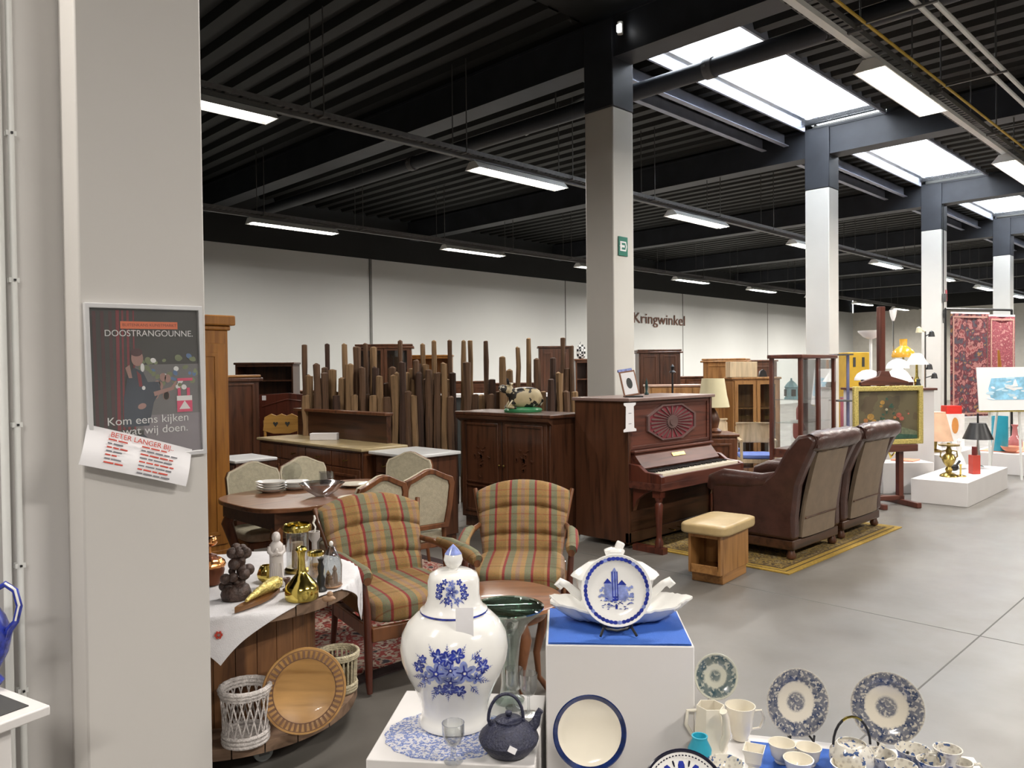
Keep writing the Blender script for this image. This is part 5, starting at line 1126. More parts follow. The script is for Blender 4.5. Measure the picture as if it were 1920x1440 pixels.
W_YPN=wood('yellow_pine',(.46,.25,.06),(.32,.15,.03),.4,'x')
obj('back_rail',B().prism(ho,-.012,.012),W_YPN,t,bev=.004)
for x in(-.07,.07): obj('heart_cutout',B().prism([(x,.90),(x-.03,.945),(x-.02,.965),(x,.95),(x+.02,.965),(x+.03,.945)],-.0135,-.0122),MDKGR,t,sm=0)
for s in(-1,1): obj('back_post',B().tube([(s*.19,.02,.45),(s*.20,.0,.98)],.016,8),W_YPN,t); obj('leg',B().tube([(s*.17,.02,.44),(s*.19,.06,0)],.018,8),W_YPN,t); obj('leg',B().tube([(s*.17,-.33,.44),(s*.19,-.38,0)],.018,8),W_YPN,t)
obj('seat',B().box(-.21,.21,-.38,.05,.43,.46),W_YPN,t,bev=.01)
# ---------------------------------------------------------------- screen of hewn stakes
tall=[(570,647),(614,646),(645,646),(689,645),(746,640),(792,646),(814,640),(845,639),(865,640),(884,639),(912,640),(970,652),(992,635),(1052,634),(1072,649)]
short=[(582,705),(597,684),(605,690),(621,694),(628,735),(638,710),(652,684),(660,686),(670,652),(679,690),(697,652),(705,690),(712,706),(722,720),(730,690),(738,705),(754,680),(761,740),(768,735),(775,692),(780,677),(786,682),(799,684),(806,740),(822,742),(830,682),(838,735),(852,700),(877,680),(926,712),(934,735),(944,670),(955,695),(962,740),(1010,674),(1030,712),(1033,672),(1043,735),(1060,692),(1066,735),(1079,735),(590,740),(612,700),(576,742),(603,712),(634,742),(700,742),(707,722),(727,745),(735,742),(741,700),(750,748),(758,700),(772,712),(778,742),(789,700),(797,712),(803,694),(811,712),(818,700),(826,745),(842,712),(848,745),(658,742),(675,742),(869,742),(890,740),(1002,742),(1020,735),(1048,700),(1054,742),(646,740),(664,742),(685,740),(716,742),(900,742),(920,740)]
nthw=['first','second','third','fourth','fifth','sixth','seventh','eighth','ninth','tenth','eleventh','twelfth','thirteenth','fourteenth','fifteenth']
def stake(px_,py_,k,label,F):
    q=W(px_,py_,F); h=q.z; t=None
    b=B(); r0=.030 if label.startswith('tall') else .043; pts=[];rs=[]; random.seed(k*7+3)
    lx,ly=random.uniform(-.02,.02),random.uniform(-.03,.03)
    for j in range(9):
        f_=j/8; pts.append((lx*f_+random.uniform(-.006,.006),ly*f_,h*f_)); rs.append(r0*random.uniform(.85,1.12))
    pts.append((lx,ly,h+.006)); rs.append(r0*.55)
    b.tube(pts,rs,7); o=obj('wooden_stake',b,W_STK[(0,1,0,2,1,0,0,1)[(k*5+int(px_))%8]],None,(q.x,q.y,0),(0,0,random.random()*6),sm=30)
    tag(o,label,'stake','hewn wooden stakes standing in a screen')
for k,(px_,py_) in enumerate(tall): stake(px_,py_,k,'tall thin hewn stake rising above the screen, %s tall one from the left'%nthw[k],8.95+.0008*(px_-565)+.05*(k%2))
short.sort()
for k,(px_,py_) in enumerate(short): stake(px_,py_,k+20,'shorter rough brown hewn stake in the close packed stake screen',8.66+.0010*(px_-565)+.115*(k%3))
# ---------------------------------------------------------------- far cabinets against the back
def at(px_,F): q=XY(px_,F); return (q.x,q.y,0)
cabinet('glass_cupboard','dark brown glass fronted cupboard with dishes, above the stakes','cupboard',at(722,12.3),VZ+R(6),.85,.4,1.98,W_BR,2,0,glassy=True,shelves=3,corn=.04)
cabinet('pine_shelf_unit','orange pine shelf unit behind the stakes right of the glass cupboard','shelf',at(808,13.0),VZ,.72,.35,1.82,W_PINE,0,0,open_=True,shelves=4)
for i,(px_,lb) in enumerate(((560,'left of the glass cupboard'),(886,'in the middle behind the stakes'),(965,'right of middle behind the stakes'))):
    cabinet('brown_cabinet','low dark brown cabinet far back, '+lb,'cabinet',at(px_,13.3),VZ,.66,.4,(1.25,1.38,1.34)[i],W_BR,2,0,group='low far cabinets')
t=thing('white_counter','long white topped dark counter far behind the stakes','counter',at(960,11.6),VZ); obj('counter_body',B().box(-1.25,.90,-.2,.2,0,1.16),MDKGR,t,sm=0); obj('counter_top',B().box(-1.28,.92,-.24,.22,1.16,1.21),MPLN,t,bev=.004)
cabinet('black_wardrobe','tall black wardrobe behind the stakes beside the first column','wardrobe',at(1040,12.2),VZ,.50,.4,1.92,W_DARK,2,0)
cabinet('tall_narrow_shelf','narrow brown open shelf just left of the first column','shelf',at(1090,12.3),VZ,.20,.3,1.72,W_BR,0,0,open_=True,shelves=4)
t=thing('checkered_bag','black and white checkered cloth bag on the narrow shelf','bag',at(1088,11.9),VZ)
ck=mat('x_dummy',(.5,.5,.5)); ck,nt,p=new('checker_cloth'); cc_=N(nt,'ShaderNodeTexChecker'); cc_.inputs['Scale'].default_value=26; cc_.inputs[1].default_value=(.8,.8,.78,1); cc_.inputs[2].default_value=(.01,.01,.01,1); nt.links.new(coords(nt),cc_.inputs[0]); nt.links.new(cc_.outputs[0],p.inputs['Base Color'])
t.location=tuple(Vector(at(1090,12.3))+Vector((0,0,1.721))); obj('bag_body',B().pillow((0,0,.11),(.14,.08,.22),3,8).tube([(-.04,0,.2),(0,0,.27),(.04,0,.2)],.006,6),ck,t)
cabinet('black_glass_cabinet','dark wall cabinet with black doors right of the exit sign column','cabinet',at(1233,12.6),VZ,.66,.38,1.86,W_DARK,2,0,corn=.03)
cabinet('oak_chest','honey oak chest with framed doors behind the piano','chest',at(1272,11.4),VZ,.92,.45,1.32,W_OAK,3,1,mtop=mat('pinkish_marble',(.42,.27,.20),.3))
t=thing('black_lamp_stand','black metal candle stand in front of the oak chest','stand',at(1261,11.0),VZ)
obj('stand_post',B().tube([(0,0,0),(0,0,1.50)],.014,8).lathe([(.11,0),(.10,.02),(.02,.03),(.0,.03)],16).lathe([(.02,1.48),(.05,1.5),(.02,1.53),(.03,1.58),(0,1.62)],12),MBLACK,t)
cabinet('pine_wall_cabinet','brown wooden cupboard side behind the light chest box','cupboard',at(1362,12.2),VZ-R(25),.62,.5,1.70,W_OAK,1,0,corn=.03)
cabinet('low_brown_bench','low brown storage row seen between cabinets by the back wall','cabinet',at(1300,13.4),VZ,1.1,.35,1.42,W_BR,3,0)
cabinet('tall_brown_cupboard','brown cupboard right of the light wooden box','cupboard',at(1424,13.0),VZ,.45,.4,1.68,W_BR,1,0)
cabinet('glass_door_cabinet','honey oak cabinet with glass doors left of the tall display case','cabinet',at(1410,11.1),VZ,.66,.4,1.42,W_OAK,2,0,glassy=True,shelves=2)
q=at(1390,11.0); tag(obj('light_wood_box',B().box(-.19,.19,-.12,.12,0,.215),W_BEECH,None,(q[0],q[1],1.421),(0,0,VZ),bev=.004),'pale wooden box standing on the glass door cabinet','box')
q=at(1430,11.05); tag(obj('small_black_clock',B().prism([(-.06,0),(.06,0),(.04,.08),(0,.11),(-.04,.08)],-.03,.03),MBLACK,None,(q[0],q[1],1.421),(0,0,VZ),bev=.003),'small black clock on the glass door cabinet','clock')
# lamp behind piano
q=at(1337,8.35); cabinet('lamp_table','small brown table hidden behind the piano under the cream lamp','table',q,VZ,.4,.4,.86,W_BR,1,0)
t=thing('table_lamp','cream pleated lamp shade on a brown base behind the piano','lamp',(q[0],q[1],.861),VZ); obj('lamp_base',B().lathe([(.08,0),(.09,.02),(.05,.05),(.07,.14),(.04,.22),(.015,.26),(.012,.36)],20),W_BR,t)
obj('lamp_shade',B().lathe([(.165,.27),(.172,.275),(.145,.40),(.118,.58),(.114,.58),(.14,.40),(.165,.28)],32,flute=(24,.012)),MSHADE,t)
# beech chairs with blue seats
def bchair(label,loc,rz,first=[None]):
    if first[0]: return dup(first[0],loc,rz,label)
    t=thing('beech_chair',label,'chair',loc,rz,'beech chairs with blue seats'); first[0]=t
    obj('back_panel',B().grid(lambda u,v:((u-.5)*.42,.20+.03*v-.03*math.sin(u*PI),.60+.24*v),8,3).grid(lambda u,v:((u-.5)*.42,.22+.03*v-.03*math.sin(u*PI),.60+.24*v),8,3).box(-.215,.215,.20,.235,.83,.85).box(-.215,.215,.185,.215,.59,.605),W_BEECH,t,sm=60)
    obj('seat',B().pillow((0,0,.45),(.44,.42,.06),6,8),mat('blue_seat',(.14,.20,.48),.8) if 'blue_seat' not in bpy.data.materials else bpy.data.materials['blue_seat'],t)
    obj('seat_frame',B().box(-.21,.21,-.20,.20,.37,.42),W_BEECH,t,bev=.004)
    for s in(-1,1):
        obj('leg',B().tube([(s*.205,-.19,0),(s*.205,-.19,.64)],.017,8),W_BEECH,t); obj('leg',B().tube([(s*.205,.21,0),(s*.205,.20,.42),(s*.205,.225,.80)],.017,8),W_BEECH,t)
        obj('armrest',B().tube([(s*.205,-.21,.645),(s*.21,.0,.655),(s*.205,.20,.64)],.018,8),W_BEECH,t)
    return t
bchair('pale beech chair with blue seat just right of the piano',at(1350,10.6),VZ+R(12)); bchair('pale beech chair with blue seat standing on the blue carpet',at(1417,9.8),VZ-R(8))
q=at(1425,10.2); tag(obj('blue_carpet',B().box(-.6,.55,-.8,.6,.001,.009),MBCL,None,(q[0],q[1],0),(0,0,VZ)),'blue carpet under the beech chairs','rug')
# tall display case
t=thing('display_case','tall mahogany glass display case left of the flower painting','display case',(9.07,4.17,0),0)
hw_,hd_,H_=.45,.175,1.70
for sx in(-1,1):
    for sy in(-1,1): obj('corner_post',B().box(sx*hw_-.022,sx*hw_+.022,sy*hd_-.022,sy*hd_+.022,0,H_-.04),W_MAH,t,bev=.003)
obj('top_frame',B().box(-.49,.49,-.215,.215,H_-.045,H_),W_MAHX,t,bev=.008)
obj('bottom_frame',B().box(-.45,.45,-.175,.175,.50,.60).box(-.45,.45,-.175,.175,.12,.17),W_MAHX,t,sm=0)
obj('door_post',B().box(-.03,.03,-.20,-.165,.60,H_-.045),W_MAH,t,bev=.003)
for sx in (-.225,.225): obj('glass_door',B().box(sx-.19,sx+.19,-.178,-.174,.62,H_-.06),G_CAB,t,sm=0)
obj('side_glass',B().box(-.452,-.449,-.15,.15,.62,H_-.06),G_CAB,t,sm=0)
for z in (.90,1.17): obj('glass_shelf',B().box(-.42,.42,-.15,.15,z,z+.008),glass('shelf_glass',(.9,.95,.94),.15),t,sm=0)
t=thing('blue_lantern','small pale blue birdcage lantern on a glass shelf of the display case','lantern',(8.78,4.18,1.179),0)
t.location=(8.78,4.18,1.179)
obj('lantern_body',B().lathe([(.085,0),(.085,.02),(.075,.02),(.075,.13),(.085,.14),(.05,.19),(.012,.22),(.012,.24),(0,.25)],8),mat('pale_blue_tin',(.30,.55,.62),.4),t,sm=20)
b=B(); 
for k in range(4):
    a=PI/4+PI/2*k+PI/8*0; b.bx((.072*math.cos(a),.072*math.sin(a),.075),(.012,.05,.08),rot=(0,0,a))
obj('lantern_windows',b,MDKGR,t,sm=0)
t=thing('blue_metal_shelf','grey blue metal rack standing right behind the display case','rack',at(1577,10.2),VZ)
for s in(-1,1): obj('rack_post',B().box(s*.09-.015,s*.09+.015,-.015,.015,0,1.72),mat('blue_grey_metal',(.16,.17,.30),.4),t,sm=0)
for z in(.6,1.1,1.7): obj('rack_shelf',B().box(-.1,.1,-.15,.15,z,z+.02),MROD,t,sm=0)
t=thing('yellow_chair_stack','tall yellow cabinet with two slots behind the lamps','cabinet',at(1600,12.5),VZ); obj('cabinet_body',B().box(-.17,.17,-.2,.2,0,1.78),mat('mustard_paint',(.52,.32,.02),.5),t,bev=.01); obj('slot',B().box(-.09,-.05,-.206,-.2,1.55,1.70),MDKGR,t,sm=0); obj('slot',B().box(.05,.09,-.206,-.2,1.55,1.70),MDKGR,t,sm=0)
# ---------------------------------------------------------------- easel with flower painting
q=XY(1666,8.72); t=thing('studio_easel','dark red wooden studio easel carrying the flower painting','easel',(q.x,q.y,0),VZ+R(12))
obj('foot',B().box(-.30,-.24,-.30,.30,.0,.06),W_MAH,t,bev=.008); obj('foot',B().box(.12,.18,-.30,.30,.0,.06),W_MAH,t,bev=.008)
obj('foot_bar',B().box(-.30,.18,-.03,.03,.05,.10),W_MAHX,t,bev=.004)
obj('lower_post',B().box(.11,.17,-.03,.03,.05,.62),W_MAH,t,bev=.004); obj('lower_post',B().box(-.29,-.23,-.03,.03,.05,.62),W_MAH,t,bev=.004)
obj('canvas_ledge',B().box(-.42,.30,-.10,.05,.60,.68),W_MAHX,t,bev=.006)
obj('mast',B().box(-.115,-.045,-.01,.05,.62,2.22),W_MAH,t,bev=.004); obj('mast_clamp',B().prism([(-.38,1.34),(.22,1.34),(.22,1.38),(.0,1.44),(-.03,1.50),(-.13,1.50),(-.16,1.44),(-.38,1.38)],-.05,.0),W_MAHX,t,bev=.004)
f=thing('flower_painting','dark flower still life in a wide gilt frame on the easel','painting',(q.x,q.y,.683),VZ+R(12)); 
fx0,fx1,fz1=-.50,.37,.65
o_=[(fx0,0),(fx1,0),(fx1,fz1),(fx0,fz1)]; i_=[(fx0+.055,.055),(fx1-.055,.055),(fx1-.055,fz1-.055),(fx0+.055,fz1-.055)]
obj('gilt_frame',B().ring(o_,i_,-.10,-.055),MGOLD,f,bev=.008)
b=B().box(fx0+.05,fx1-.05,-.072,-.062,.05,fz1-.05)
def fe(x,z,a,c,mi,rot=0,k=0): flat(b,ell(fx0+x*(fx1-fx0),z*fz1,a,c,10,rot),-.0725-.0003*k,mi)
random.seed(31)
flat(b,[(fx0+.3,.06),(fx1-.06,.06),(fx1-.06,.14),(fx1-.25,.19),(fx0+.42,.17),(fx0+.3,.1)],-.0724,1); flat(b,[(fx0+.44,.06),(fx1-.06,.06),(fx1-.06,.10),(fx0+.5,.12)],-.0727,2)
for k in range(14): fe(random.uniform(.35,.6),random.uniform(.35,.8),.02,.012,2,random.random()*3,1+k*.1)
for x,z,mi,r in ((.42,.72,3,.03),(.40,.66,3,.02),(.48,.60,5,.018),(.66,.50,4,.035),(.70,.44,4,.03),(.60,.46,6,.02),(.25,.48,3,.045),(.18,.42,6,.03),(.30,.40,3,.03),(.45,.40,5,.025),(.55,.36,6,.03),(.36,.36,3,.028),(.8,.52,4,.012),(.46,.30,5,.03),(.52,.25,3,.02)): fe(x,z,r,r*.8,mi,0,4+x)
obj('canvas',b,[M_PAINT]+[mat('paint_'+n,c,.4,var=.3,nscale=30) for n,c in (('green_cloth',(.13,.15,.09)),('leaf',(.03,.08,.055)),('ochre',(.35,.20,.05)),('rose',(.38,.10,.07)),('pale',(.40,.36,.24)),('orange',(.34,.14,.05)))],f,sm=0)
# ---------------------------------------------------------------- lamps on a high table behind the painting
q=XY(1668,10.3); TLH=1.27
t=thing('lamp_counter','high white counter full of lamps behind the flower painting','counter',(q.x,q.y,0),VZ); obj('counter_body',B().box(-.46,.40,-.35,.35,0,TLH-.03),MPLN,t,sm=0); obj('counter_top',B().box(-.49,.43,-.38,.38,TLH-.03,TLH),W_MAHX,t,bev=.004)
def lamp(label,px_,F,z0,hb,rb,sh_,msh,mb,cat='lamp',name='table_lamp'):
    p=XY(px_,F); t=thing(name,label,cat,(p.x,p.y,z0+.001),VZ,'lamps on the high counter')
    obj('lamp_base',B().lathe([(rb,0),(rb,.015),(rb*.4,.03),(rb*.55,hb*.3),(rb*.25,hb*.5),(rb*.2,hb)],16),mb,t)
    obj('lamp_shade',B().lathe(sh_,28,(0,0,hb)),msh,t,sm=60); return t
dome=lambda r,h:[(r,0),(r*.97,h*.25),(r*.8,h*.6),(r*.45,h*.9),(.02,h),(0,h)]
cone=lambda r,h:[(r,0),(r*.6,h*.7),(r*.3,h),(0,h)]
lamp('white opal dome lamp at the left of the high counter',1628,10.2,TLH,.10,.06,dome(.17,.14),MSHW,MBRASSD)
lamp('white cone lamp with a dark base left of the easel mast',1647,9.97,TLH,.09,.05,cone(.10,.10),MSHW,MBLACK)
lamp('large white cone shade just right of the easel mast',1684,10.0,TLH,.08,.05,cone(.185,.17),MSHW,MBRASSD)
lamp('white opal dome behind the large white cone shade',1684,10.33,TLH,.25,.06,dome(.15,.13),MSHW,MBRASSD)
lamp('amber glass oil lamp with a chimney on the high counter',1694,10.62,TLH,.40,.06,[(.145,0),(.15,.03),(.13,.09),(.07,.14),(.045,.16),(.05,.25),(0,.25)],MAMB,MBRASSD)
lamp('white flat shade brass lamp at the right end of the counter',1719,10.3,TLH,.30,.07,[(.14,0),(.135,.01),(.06,.14),(.03,.15),(0,.15)],MSHW,MBRASS)
p=XY(1633,11.3); t=thing('uplight_floor_lamp','tall white uplight floor lamp left of the easel mast','floor lamp',(p.x,p.y,0),VZ); obj('lamp_pole',B().cyl((0,0,.0),.02,2.0,10).lathe([(.14,0),(.14,.02),(.02,.03)],20),MLH,t); obj('lamp_bowl',B().lathe([(.03,1.95),(.10,1.98),(.17,2.05),(.175,2.07),(.165,2.07),(.09,2.0),(0,1.98)],28),MSHW,t)
p=XY(1675,12.0); t=thing('tulip_floor_lamp','floor lamp with a small white tulip shade right of the easel mast','floor lamp',(p.x,p.y,0),VZ); obj('lamp_pole',B().cyl((0,0,0),.012,2.3,8).lathe([(.13,0),(.12,.02),(.02,.03)],16),MCHR,t); obj('lamp_tulip',B().lathe([(.015,2.25),(.04,2.32),(.055,2.42),(.045,2.42),(0,2.3)],14),MSHW,t)
p=XY(1735,11.2); t=thing('spot_floor_lamp','floor lamp with several small black and white spots beside the third column','floor lamp',(p.x,p.y,0),VZ); obj('lamp_pole',B().cyl((0,0,0),.012,2.05,8).lathe([(.13,0),(.12,.02),(.02,.03)],16),MCHR,t)
for x_,z_ in ((-.10,2.08),(.08,2.02),(.12,1.42),(.05,1.55)): obj('spot_head',B().tube([(0,0,z_-.04),(x_*.7,-.02,z_-.01)],.008,6).lathe([(.045,-.05),(.03,.02),(.0,.04)],12,(x_,-.02,z_),M=None),MBLACK if x_>0 else MSHADE,t)
# small ornaments on the counter edge
for px_,lb,m_ in ((1618,'small black framed mirror ornament at the left of the lamp counter',MBLACK),(1673,'small brass bell ornament under the large white shade',MBRASS),(1705,'brown book like box on the lamp counter',W_MAH),(1722,'dark small vase at the right end of the lamp counter',MDKGR)):
    p=XY(px_,9.98); tag(obj('counter_ornament',B().lathe([(.03,0),(.035,.03),(.02,.07),(.025,.11),(0,.12)],14) if 'box' not in lb else B().box(-.03,.03,-.04,.04,0,.14),m_,None,(p.x,p.y,TLH+.001),(0,0,VZ)),lb,'ornament')
# ---------------------------------------------------------------- hanging carpets, ship picture
F0=13.2
p=XY(1836,F0+.3); t=thing('carpet_rack','black steel rail from which the carpets hang','rack',(p.x,p.y,0),VZ+R(18)); 
obj('rack_rail',B().tube([(-.75,0,2.52),(.75,0,2.52)],.02,8),MBLACK,t)
for s in(-1,1): obj('rack_post',B().tube([(s*.75,.0,0),(s*.75,.0,2.52)],.02,8).tube([(s*.75,-.3,.02),(s*.75,.3,.02)],.02,8),MBLACK,t)
def hcarpet(label,cx_,w_,z0,z1,m_,dy):
    tt=thing('hanging_carpet',label,'carpet',(p.x,p.y,0),VZ+R(18),'carpets hanging on the rail'); M_=Matrix.Identity(4)
    obj('carpet_cloth',B().slab(lambda u,v:(cx_+(u-.5)*w_,-.035-dy-.012*math.sin(u*9),z0+(z1-z0)*v),lambda u,v:(cx_+(u-.5)*w_,-.023-dy-.012*math.sin(u*9),z0+(z1-z0)*v),16,10),m_,tt)
    k=B().ring([(cx_-w_/2+.03,z0+.03),(cx_+w_/2-.03,z0+.03),(cx_+w_/2-.03,z1-.04),(cx_-w_/2+.03,z1-.04)],[(cx_-w_/2+.06,z0+.06),(cx_+w_/2-.06,z0+.06),(cx_+w_/2-.06,z1-.07),(cx_-w_/2+.06,z1-.07)],-.052-dy,-.046-dy)
    obj('carpet_border',k,mat('pale_carpet_border',(.42,.24,.20),.9,var=.3,nscale=80) if 'pale_carpet_border' not in bpy.data.materials else bpy.data.materials['pale_carpet_border'],tt,sm=0)
    [obj('carpet_fringe',B().box(cx_-w_/2,cx_+w_/2,-.04-dy,-.03-dy,za,zb),M_CLOTH,tt,sm=0) for za,zb in ((z1-.004,z1+.03),(z0-.03,z0))]
hcarpet('large red brown hanging carpet with dark figures, right of the third column',-.24,.86,.68,2.44,M_KIL,.0); hcarpet('smaller pink hanging carpet at the right of the rail',.44,.60,.85,2.40,M_KIL2,.03)
p2=XY(1886,10.45); t=thing('ship_picture','large unframed blue and white picture of a sailing ship on a white easel','picture',(p2.x,p2.y,0),VZ+R(2)); zc=EYE-(722-678)*10.45/FPX
lean=Matrix.Translation((0,0,zc))@Matrix.Rotation(R(-6),4,'X')
obj('picture_board',B().box(-.39,.39,-.015,.0,-.29,.29,0,lean),mat('white_board',(.78,.78,.78),.6,var=.01),t,sm=0)
b=B(); y=-.016; random.seed(12)
flat(b,[(-.22,-.15),(.34,-.15),(.34,.16),(-.2,.14),(-.25,.0)],y,0)
for k in range(20): flat(b,ell(random.uniform(-.24,.3),random.uniform(-.15,.15),random.uniform(.02,.07),random.uniform(.006,.02),8,random.uniform(-.3,.3)),y-.0004-.00002*k,random.choice((1,2,1)))
flat(b,[(.0,.03),(.10,.03),(.12,.15),(.09,.05)],y-.002,2); flat(b,[(-.03,.02),(.10,-.03),(.22,.02),(.10,.015)],y-.002,2); flat(b,[(.07,.02),(.16,.03),(.13,.13)],y-.0025,2)
bb=B(); bb.v=[tuple(lean@Vector(v)) for v in b.v]; bb.f=b.f; bb.m=b.m; obj('picture_print',bb,[mat('sky_blue_ink',(.24,.50,.68),.6,var=.3,nscale=14),mat('pale_blue_ink',(.50,.68,.78),.6),mat('print_white',(.8,.8,.8),.6)],t,sm=0)
e=thing('white_easel','white easel behind the ship picture','easel',(p2.x,p2.y,0),VZ+R(2))
obj('ledge',B().box(-.36,.36,-.03,.06,zc-.31,zc-.275),MGOLD,e,sm=0); obj('post',B().tube([(-.22,-.0,0),(-.20,.04,zc)],.016,8),MLH,e); obj('post',B().tube([(.22,-.0,0),(.20,.04,zc)],.016,8),MLH,e); obj('post',B().tube([(0,.35,0),(0,.08,zc+.2)],.016,8),MLH,e)
obj('orange_post',B().tube([(-.03,.07,zc+.20),(-.06,.06,zc+.52)],[.03,.014],8),W_PINE,e)
# ---------------------------------------------------------------- white plinths on the right with lamps and vases
def plinth(label,p,rz,w_,d_,h_,m_=MPLN):
    t=thing('display_plinth',label,'plinth',(p[0],p[1],0),rz,'low white display plinths in the aisle'); obj('plinth_body',B().box(-w_/2,w_/2,-d_/2,d_/2,0,h_),m_,t,bev=.006); return t
plinth('low white plinth with the brass lamp and red bottle, nearest in the aisle',(10.38,2.82),R(1),1.80,.58,.27)
plinth('long low white plinth behind the easel foot',tuple(XY(1690,9.6))[:2],VZ,.62,.34,.38)
plinth('low white plinth at the right edge of the photo',(13.75,3.0),0,2.1,.7,.30)
plinth('tall white plinth behind the lamp counter, with peach lampshade',(12.3,3.62),0,1.5,.6,.34)
plinth('white plinth with coral cloth farther along the aisle',(13.9,4.35),0,1.6,.8,.62)
for (x0,y0,w_,d_,z0,lb) in ((10.28,3.42,.26,.26,.381,'coral cloth on the long plinth behind the easel'),(13.75,3.0,1.8,.5,.301,'coral cloth on the plinth at the right edge'),(13.9,4.3,1.4,.5,.621,'coral cloth on the farther plinth')):
    tag(obj('coral_cloth',B().box(-w_/2,w_/2,-d_/2,d_/2,0,.012).box(-w_/2,w_/2,-d_/2-.14,-d_/2-.13,-.08,.012) if False else B().box(-w_/2,w_/2,-d_/2,d_/2,0,.012),MPINK,None,(x0,y0,z0),bev=.003),lb,'cloth')
PZ=.271
def onp(px_,py_,z=PZ): g=G(px_,py_,z); return g
def deco(name,label,cat,loc,b,m_,parts=()):
    t=thing(name,label,cat,tuple(loc),VZ); obj(name+'_body',b,m_,t)
    for n_,bb,mm in parts: obj(n_,bb,mm,t)
    return t
g=onp(1779,893); g.z=PZ
deco('brass_oil_lamp','ornate brass oil lamp base on the nearest aisle plinth','lamp',g,B().lathe([(.10,0),(.09,.02),(.03,.05),(.04,.08),(.025,.11),(.06,.16),(.075,.20),(.06,.24),(.03,.27),(.035,.30),(.02,.33),(.025,.36)],24),MBRASSD,(('burner',B().lathe([(.11,.355),(.115,.37),(.02,.375),(.015,.39),(0,.39)],20),MBRASSD),('handles',B().tube([(-.06,0,.2),(-.10,0,.23),(-.09,0,.29),(-.03,0,.30)],.008,8).tube([(.06,0,.2),(.10,0,.23),(.09,0,.29),(.03,0,.30)],.008,8),MBRASSD)))
g=onp(1827,888); deco('red_bottle','red rectangular bottle on the nearest aisle plinth','bottle',g,B().box(-.045,.045,-.045,.045,0,.22),mat('coral_red',(.55,.07,.05),.4),(('bottle_cap',B().cyl((0,0,.22),.028,.10,14),mat('maroon_cap',(.14,.02,.02),.4)),))
g=onp(1801,893); deco('glass_candle_holder','small brass footed glass holder between the brass lamp and red bottle','candle holder',g,B().lathe([(.06,0),(.06,.01),(.01,.02),(.01,.12),(.02,.14),(0,.14)],14),MBRASS)
g=onp(1789,886); deco('black_kettle','small black ornament beside the brass lamp','ornament',g,B().pillow((0,0,.06),(.10,.07,.08),2.4,8).tube([(.03,0,.09),(.07,0,.14)],.014,8),MBLACK)
p=XY(1830,10.2); deco('black_table_lamp','table lamp with a black pleated shade behind the red bottle','lamp',(p.x,p.y,.28),B().lathe([(.07,-.0),(.07,.02),(.02,.04),(.03,.16),(.015,.30),(.012,.42)],18),MCHR,(('lamp_shade',B().lathe([(.17,.36),(.172,.36),(.09,.56),(.088,.56)],28),MBLACK),('shade_finial',B().cyl((0,0,.56),.012,.12,8),MBLACK)))
bpy.data.objects['black_table_lamp'].location.z=.272; bpy.data.objects['black_table_lamp'].location=(10.98,2.80,.272)
q3=XY(1885,11.0); deco('teal_cylinder_vase','tall bright teal cylinder vase near the right edge','vase',(12.95,3.02,.314),B().lathe([(.10,0),(.105,.01),(.105,.50),(.095,.50),(.095,.02),(0,.02)],28),MTEAL)
deco('pink_bowl','glossy pink bowl beside the teal vase','bowl',(12.86,2.86,.314),B().lathe([(.05,0),(.10,.03),(.13,.08),(.12,.08),(.09,.035),(0,.01)],24),MPINK)
deco('pink_glass_vase','pale pink glass vase at the right edge','vase',(13.35,2.92,.314),B().lathe([(.08,0),(.10,.05),(.09,.14),(.04,.2),(.03,.32),(.05,.36),(0,.34)],20),mat('pink_glass',(.45,.16,.16),.15))
deco('peach_shade_lamp','peach lampshade table lamp behind the flower painting','lamp',(11.98,3.60,.341),B().lathe([(.09,0),(.09,.02),(.03,.04),(.04,.16),(.015,.22)],16),MBRASSD,(('lamp_shade',B().lathe([(.24,.16),(.235,.16),(.14,.56),(.145,.56)],28),mat('peach_shade',(.70,.45,.30),.8)),))
deco('white_lamp_with_print','white square lamp with orange print right of the peach lampshade','lamp',(12.75,3.60,.341),B().box(-.14,.14,-.10,.10,0,.50),mat('white_card_box',(.72,.70,.68),.6),(('orange_print',B().prism(ell(0,.33,.05,.12,14),-.104,-.10),mat('orange_print',(.6,.25,.06),.6)),('red_lid',B().box(-.11,.11,-.08,.08,.50,.62),M_RED)))
deco('crystal_vases','clear crystal decanter behind the red bottle','decanter',(12.2,3.50,.342),B().lathe([(.06,0),(.07,.03),(.065,.12),(.03,.16),(.025,.24),(.035,.25),(0,.25)],18),G_CLR)
deco('brass_figure','white and brass figure group on the long plinth behind the easel','figurine',tuple(XY(1670,9.6,.381)),B().tube([(-.1,0,.03),(-.04,0,.14),(0,0,.05),(.06,0,.12),(.12,0,.03)],[.025,.014,.02,.012,.02],10).pillow((-.04,0,.17),(.04,.04,.05),2,6).pillow((.06,0,.14),(.035,.035,.04),2,6),MBRASS)
deco('white_figure','white porcelain dancer beside the brass lamp on the plinth','figurine',(10.75,2.95,.271),B().lathe([(.06,0),(.09,.02),(.06,.12),(.025,.2),(.035,.26),(.015,.31),(.025,.35),(0,.38)],18),MSHW)
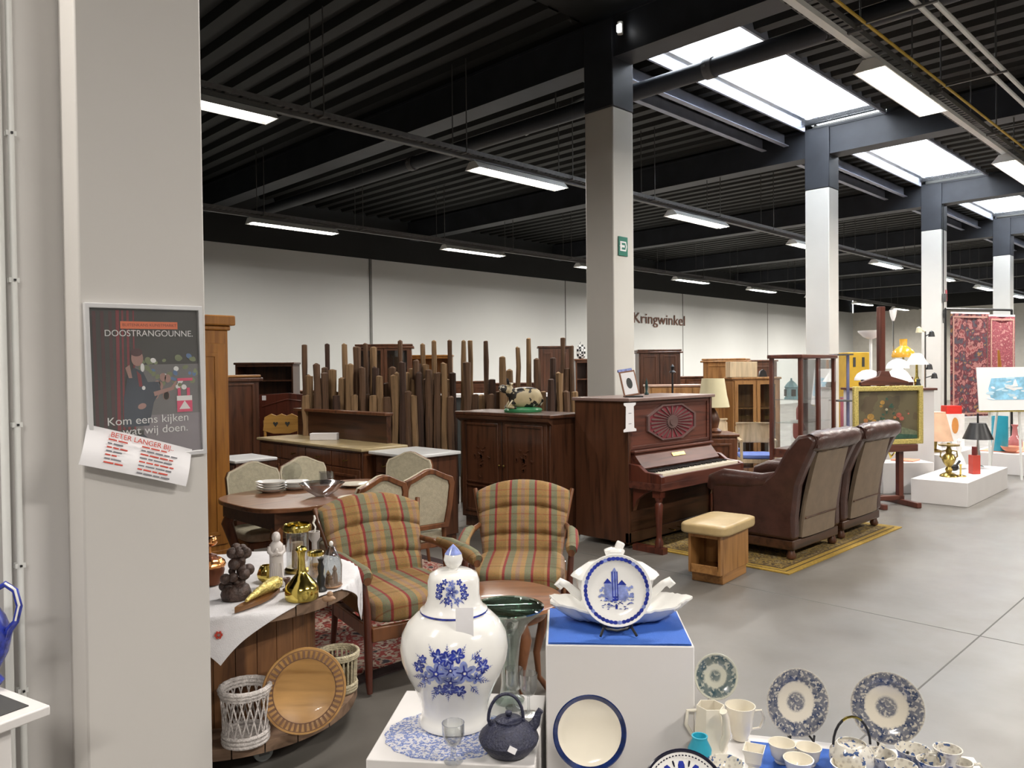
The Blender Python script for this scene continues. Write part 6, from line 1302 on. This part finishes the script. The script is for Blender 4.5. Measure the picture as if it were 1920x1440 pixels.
for k,(x0,y0,lb) in enumerate(((13.6,5.9,'red upholstered chair far behind the coral cloth plinth'),(15.2,5.6,'brown red armchair far back under the hanging carpets'))):
    t=thing('far_armchair',lb,'armchair',(x0,y0,0),VZ,'far red armchairs'); mm=(mat('far_red_fabric',(.25,.06,.05),.8),mat('far_brown_leather',(.12,.05,.03),.5))[k]
    obj('seat',B().pillow((0,0,.32),(.7,.7,.28),5,8),mm,t); obj('backrest',B().pillow((0,.28,.62),(.7,.2,.6),5,8,rot=(R(-8),0,0)),mm,t)
    for s in(-1,1): obj('armrest',B().pillow((s*.35,0,.42),(.16,.7,.34),5,8),mm,t)
    for sx in(-1,1):
        for sy in(-1,1): obj('leg',B().cyl((sx*.28,sy*.28,0),.025,.2,8),W_DARK,t)
t=thing('pink_curtain_roll','pink pleated fabric hanging left of the flower painting','fabric',at(1590,10.9),VZ); obj('fabric_cloth',B().slab(lambda u,v:((u-.5)*.22,-.02*math.sin(u*20)-.02,.5+.62*v),lambda u,v:((u-.5)*.22,-.02*math.sin(u*20),.5+.62*v),24,4),mat('rose_fabric',(.45,.14,.17),.8),t); obj('fabric_stand',B().cyl((0,.03,0),.015,1.13,8).lathe([(.12,0),(.12,.015),(0,.02)],14,(0,.03,0)).tube([(-.11,.01,1.125),(.11,.01,1.125)],.008,6),MROD,t)
# small fittings on the third column
x=COLX[4]; t=thing('column_cable','dark cable and junction box on the third column','cable',(x+.06,4.95,0),0); obj('cable_run',B().tube([(.0,-.008,2.4),(.0,-.008,4.9)],.008,6),MBLACK,t); obj('junction_box',B().bx((0,-.03,2.9),(.10,.06,.16)),MROD,t,bev=.004); obj('arm_bracket',B().tube([(0,-.03,2.6),(-.12,-.05,2.6)],.012,6).bx((.02,-.03,2.58),(.05,.05,.16)),MROD,t)
tag(obj('red_notice',B().box(-.03,.05,-.006,.0,-.1,.12),mat('pink_red_sign',(.65,.12,.14),.6),None,(x+.26,4.949,2.95),sm=0),'small red notice on the third column','sign')
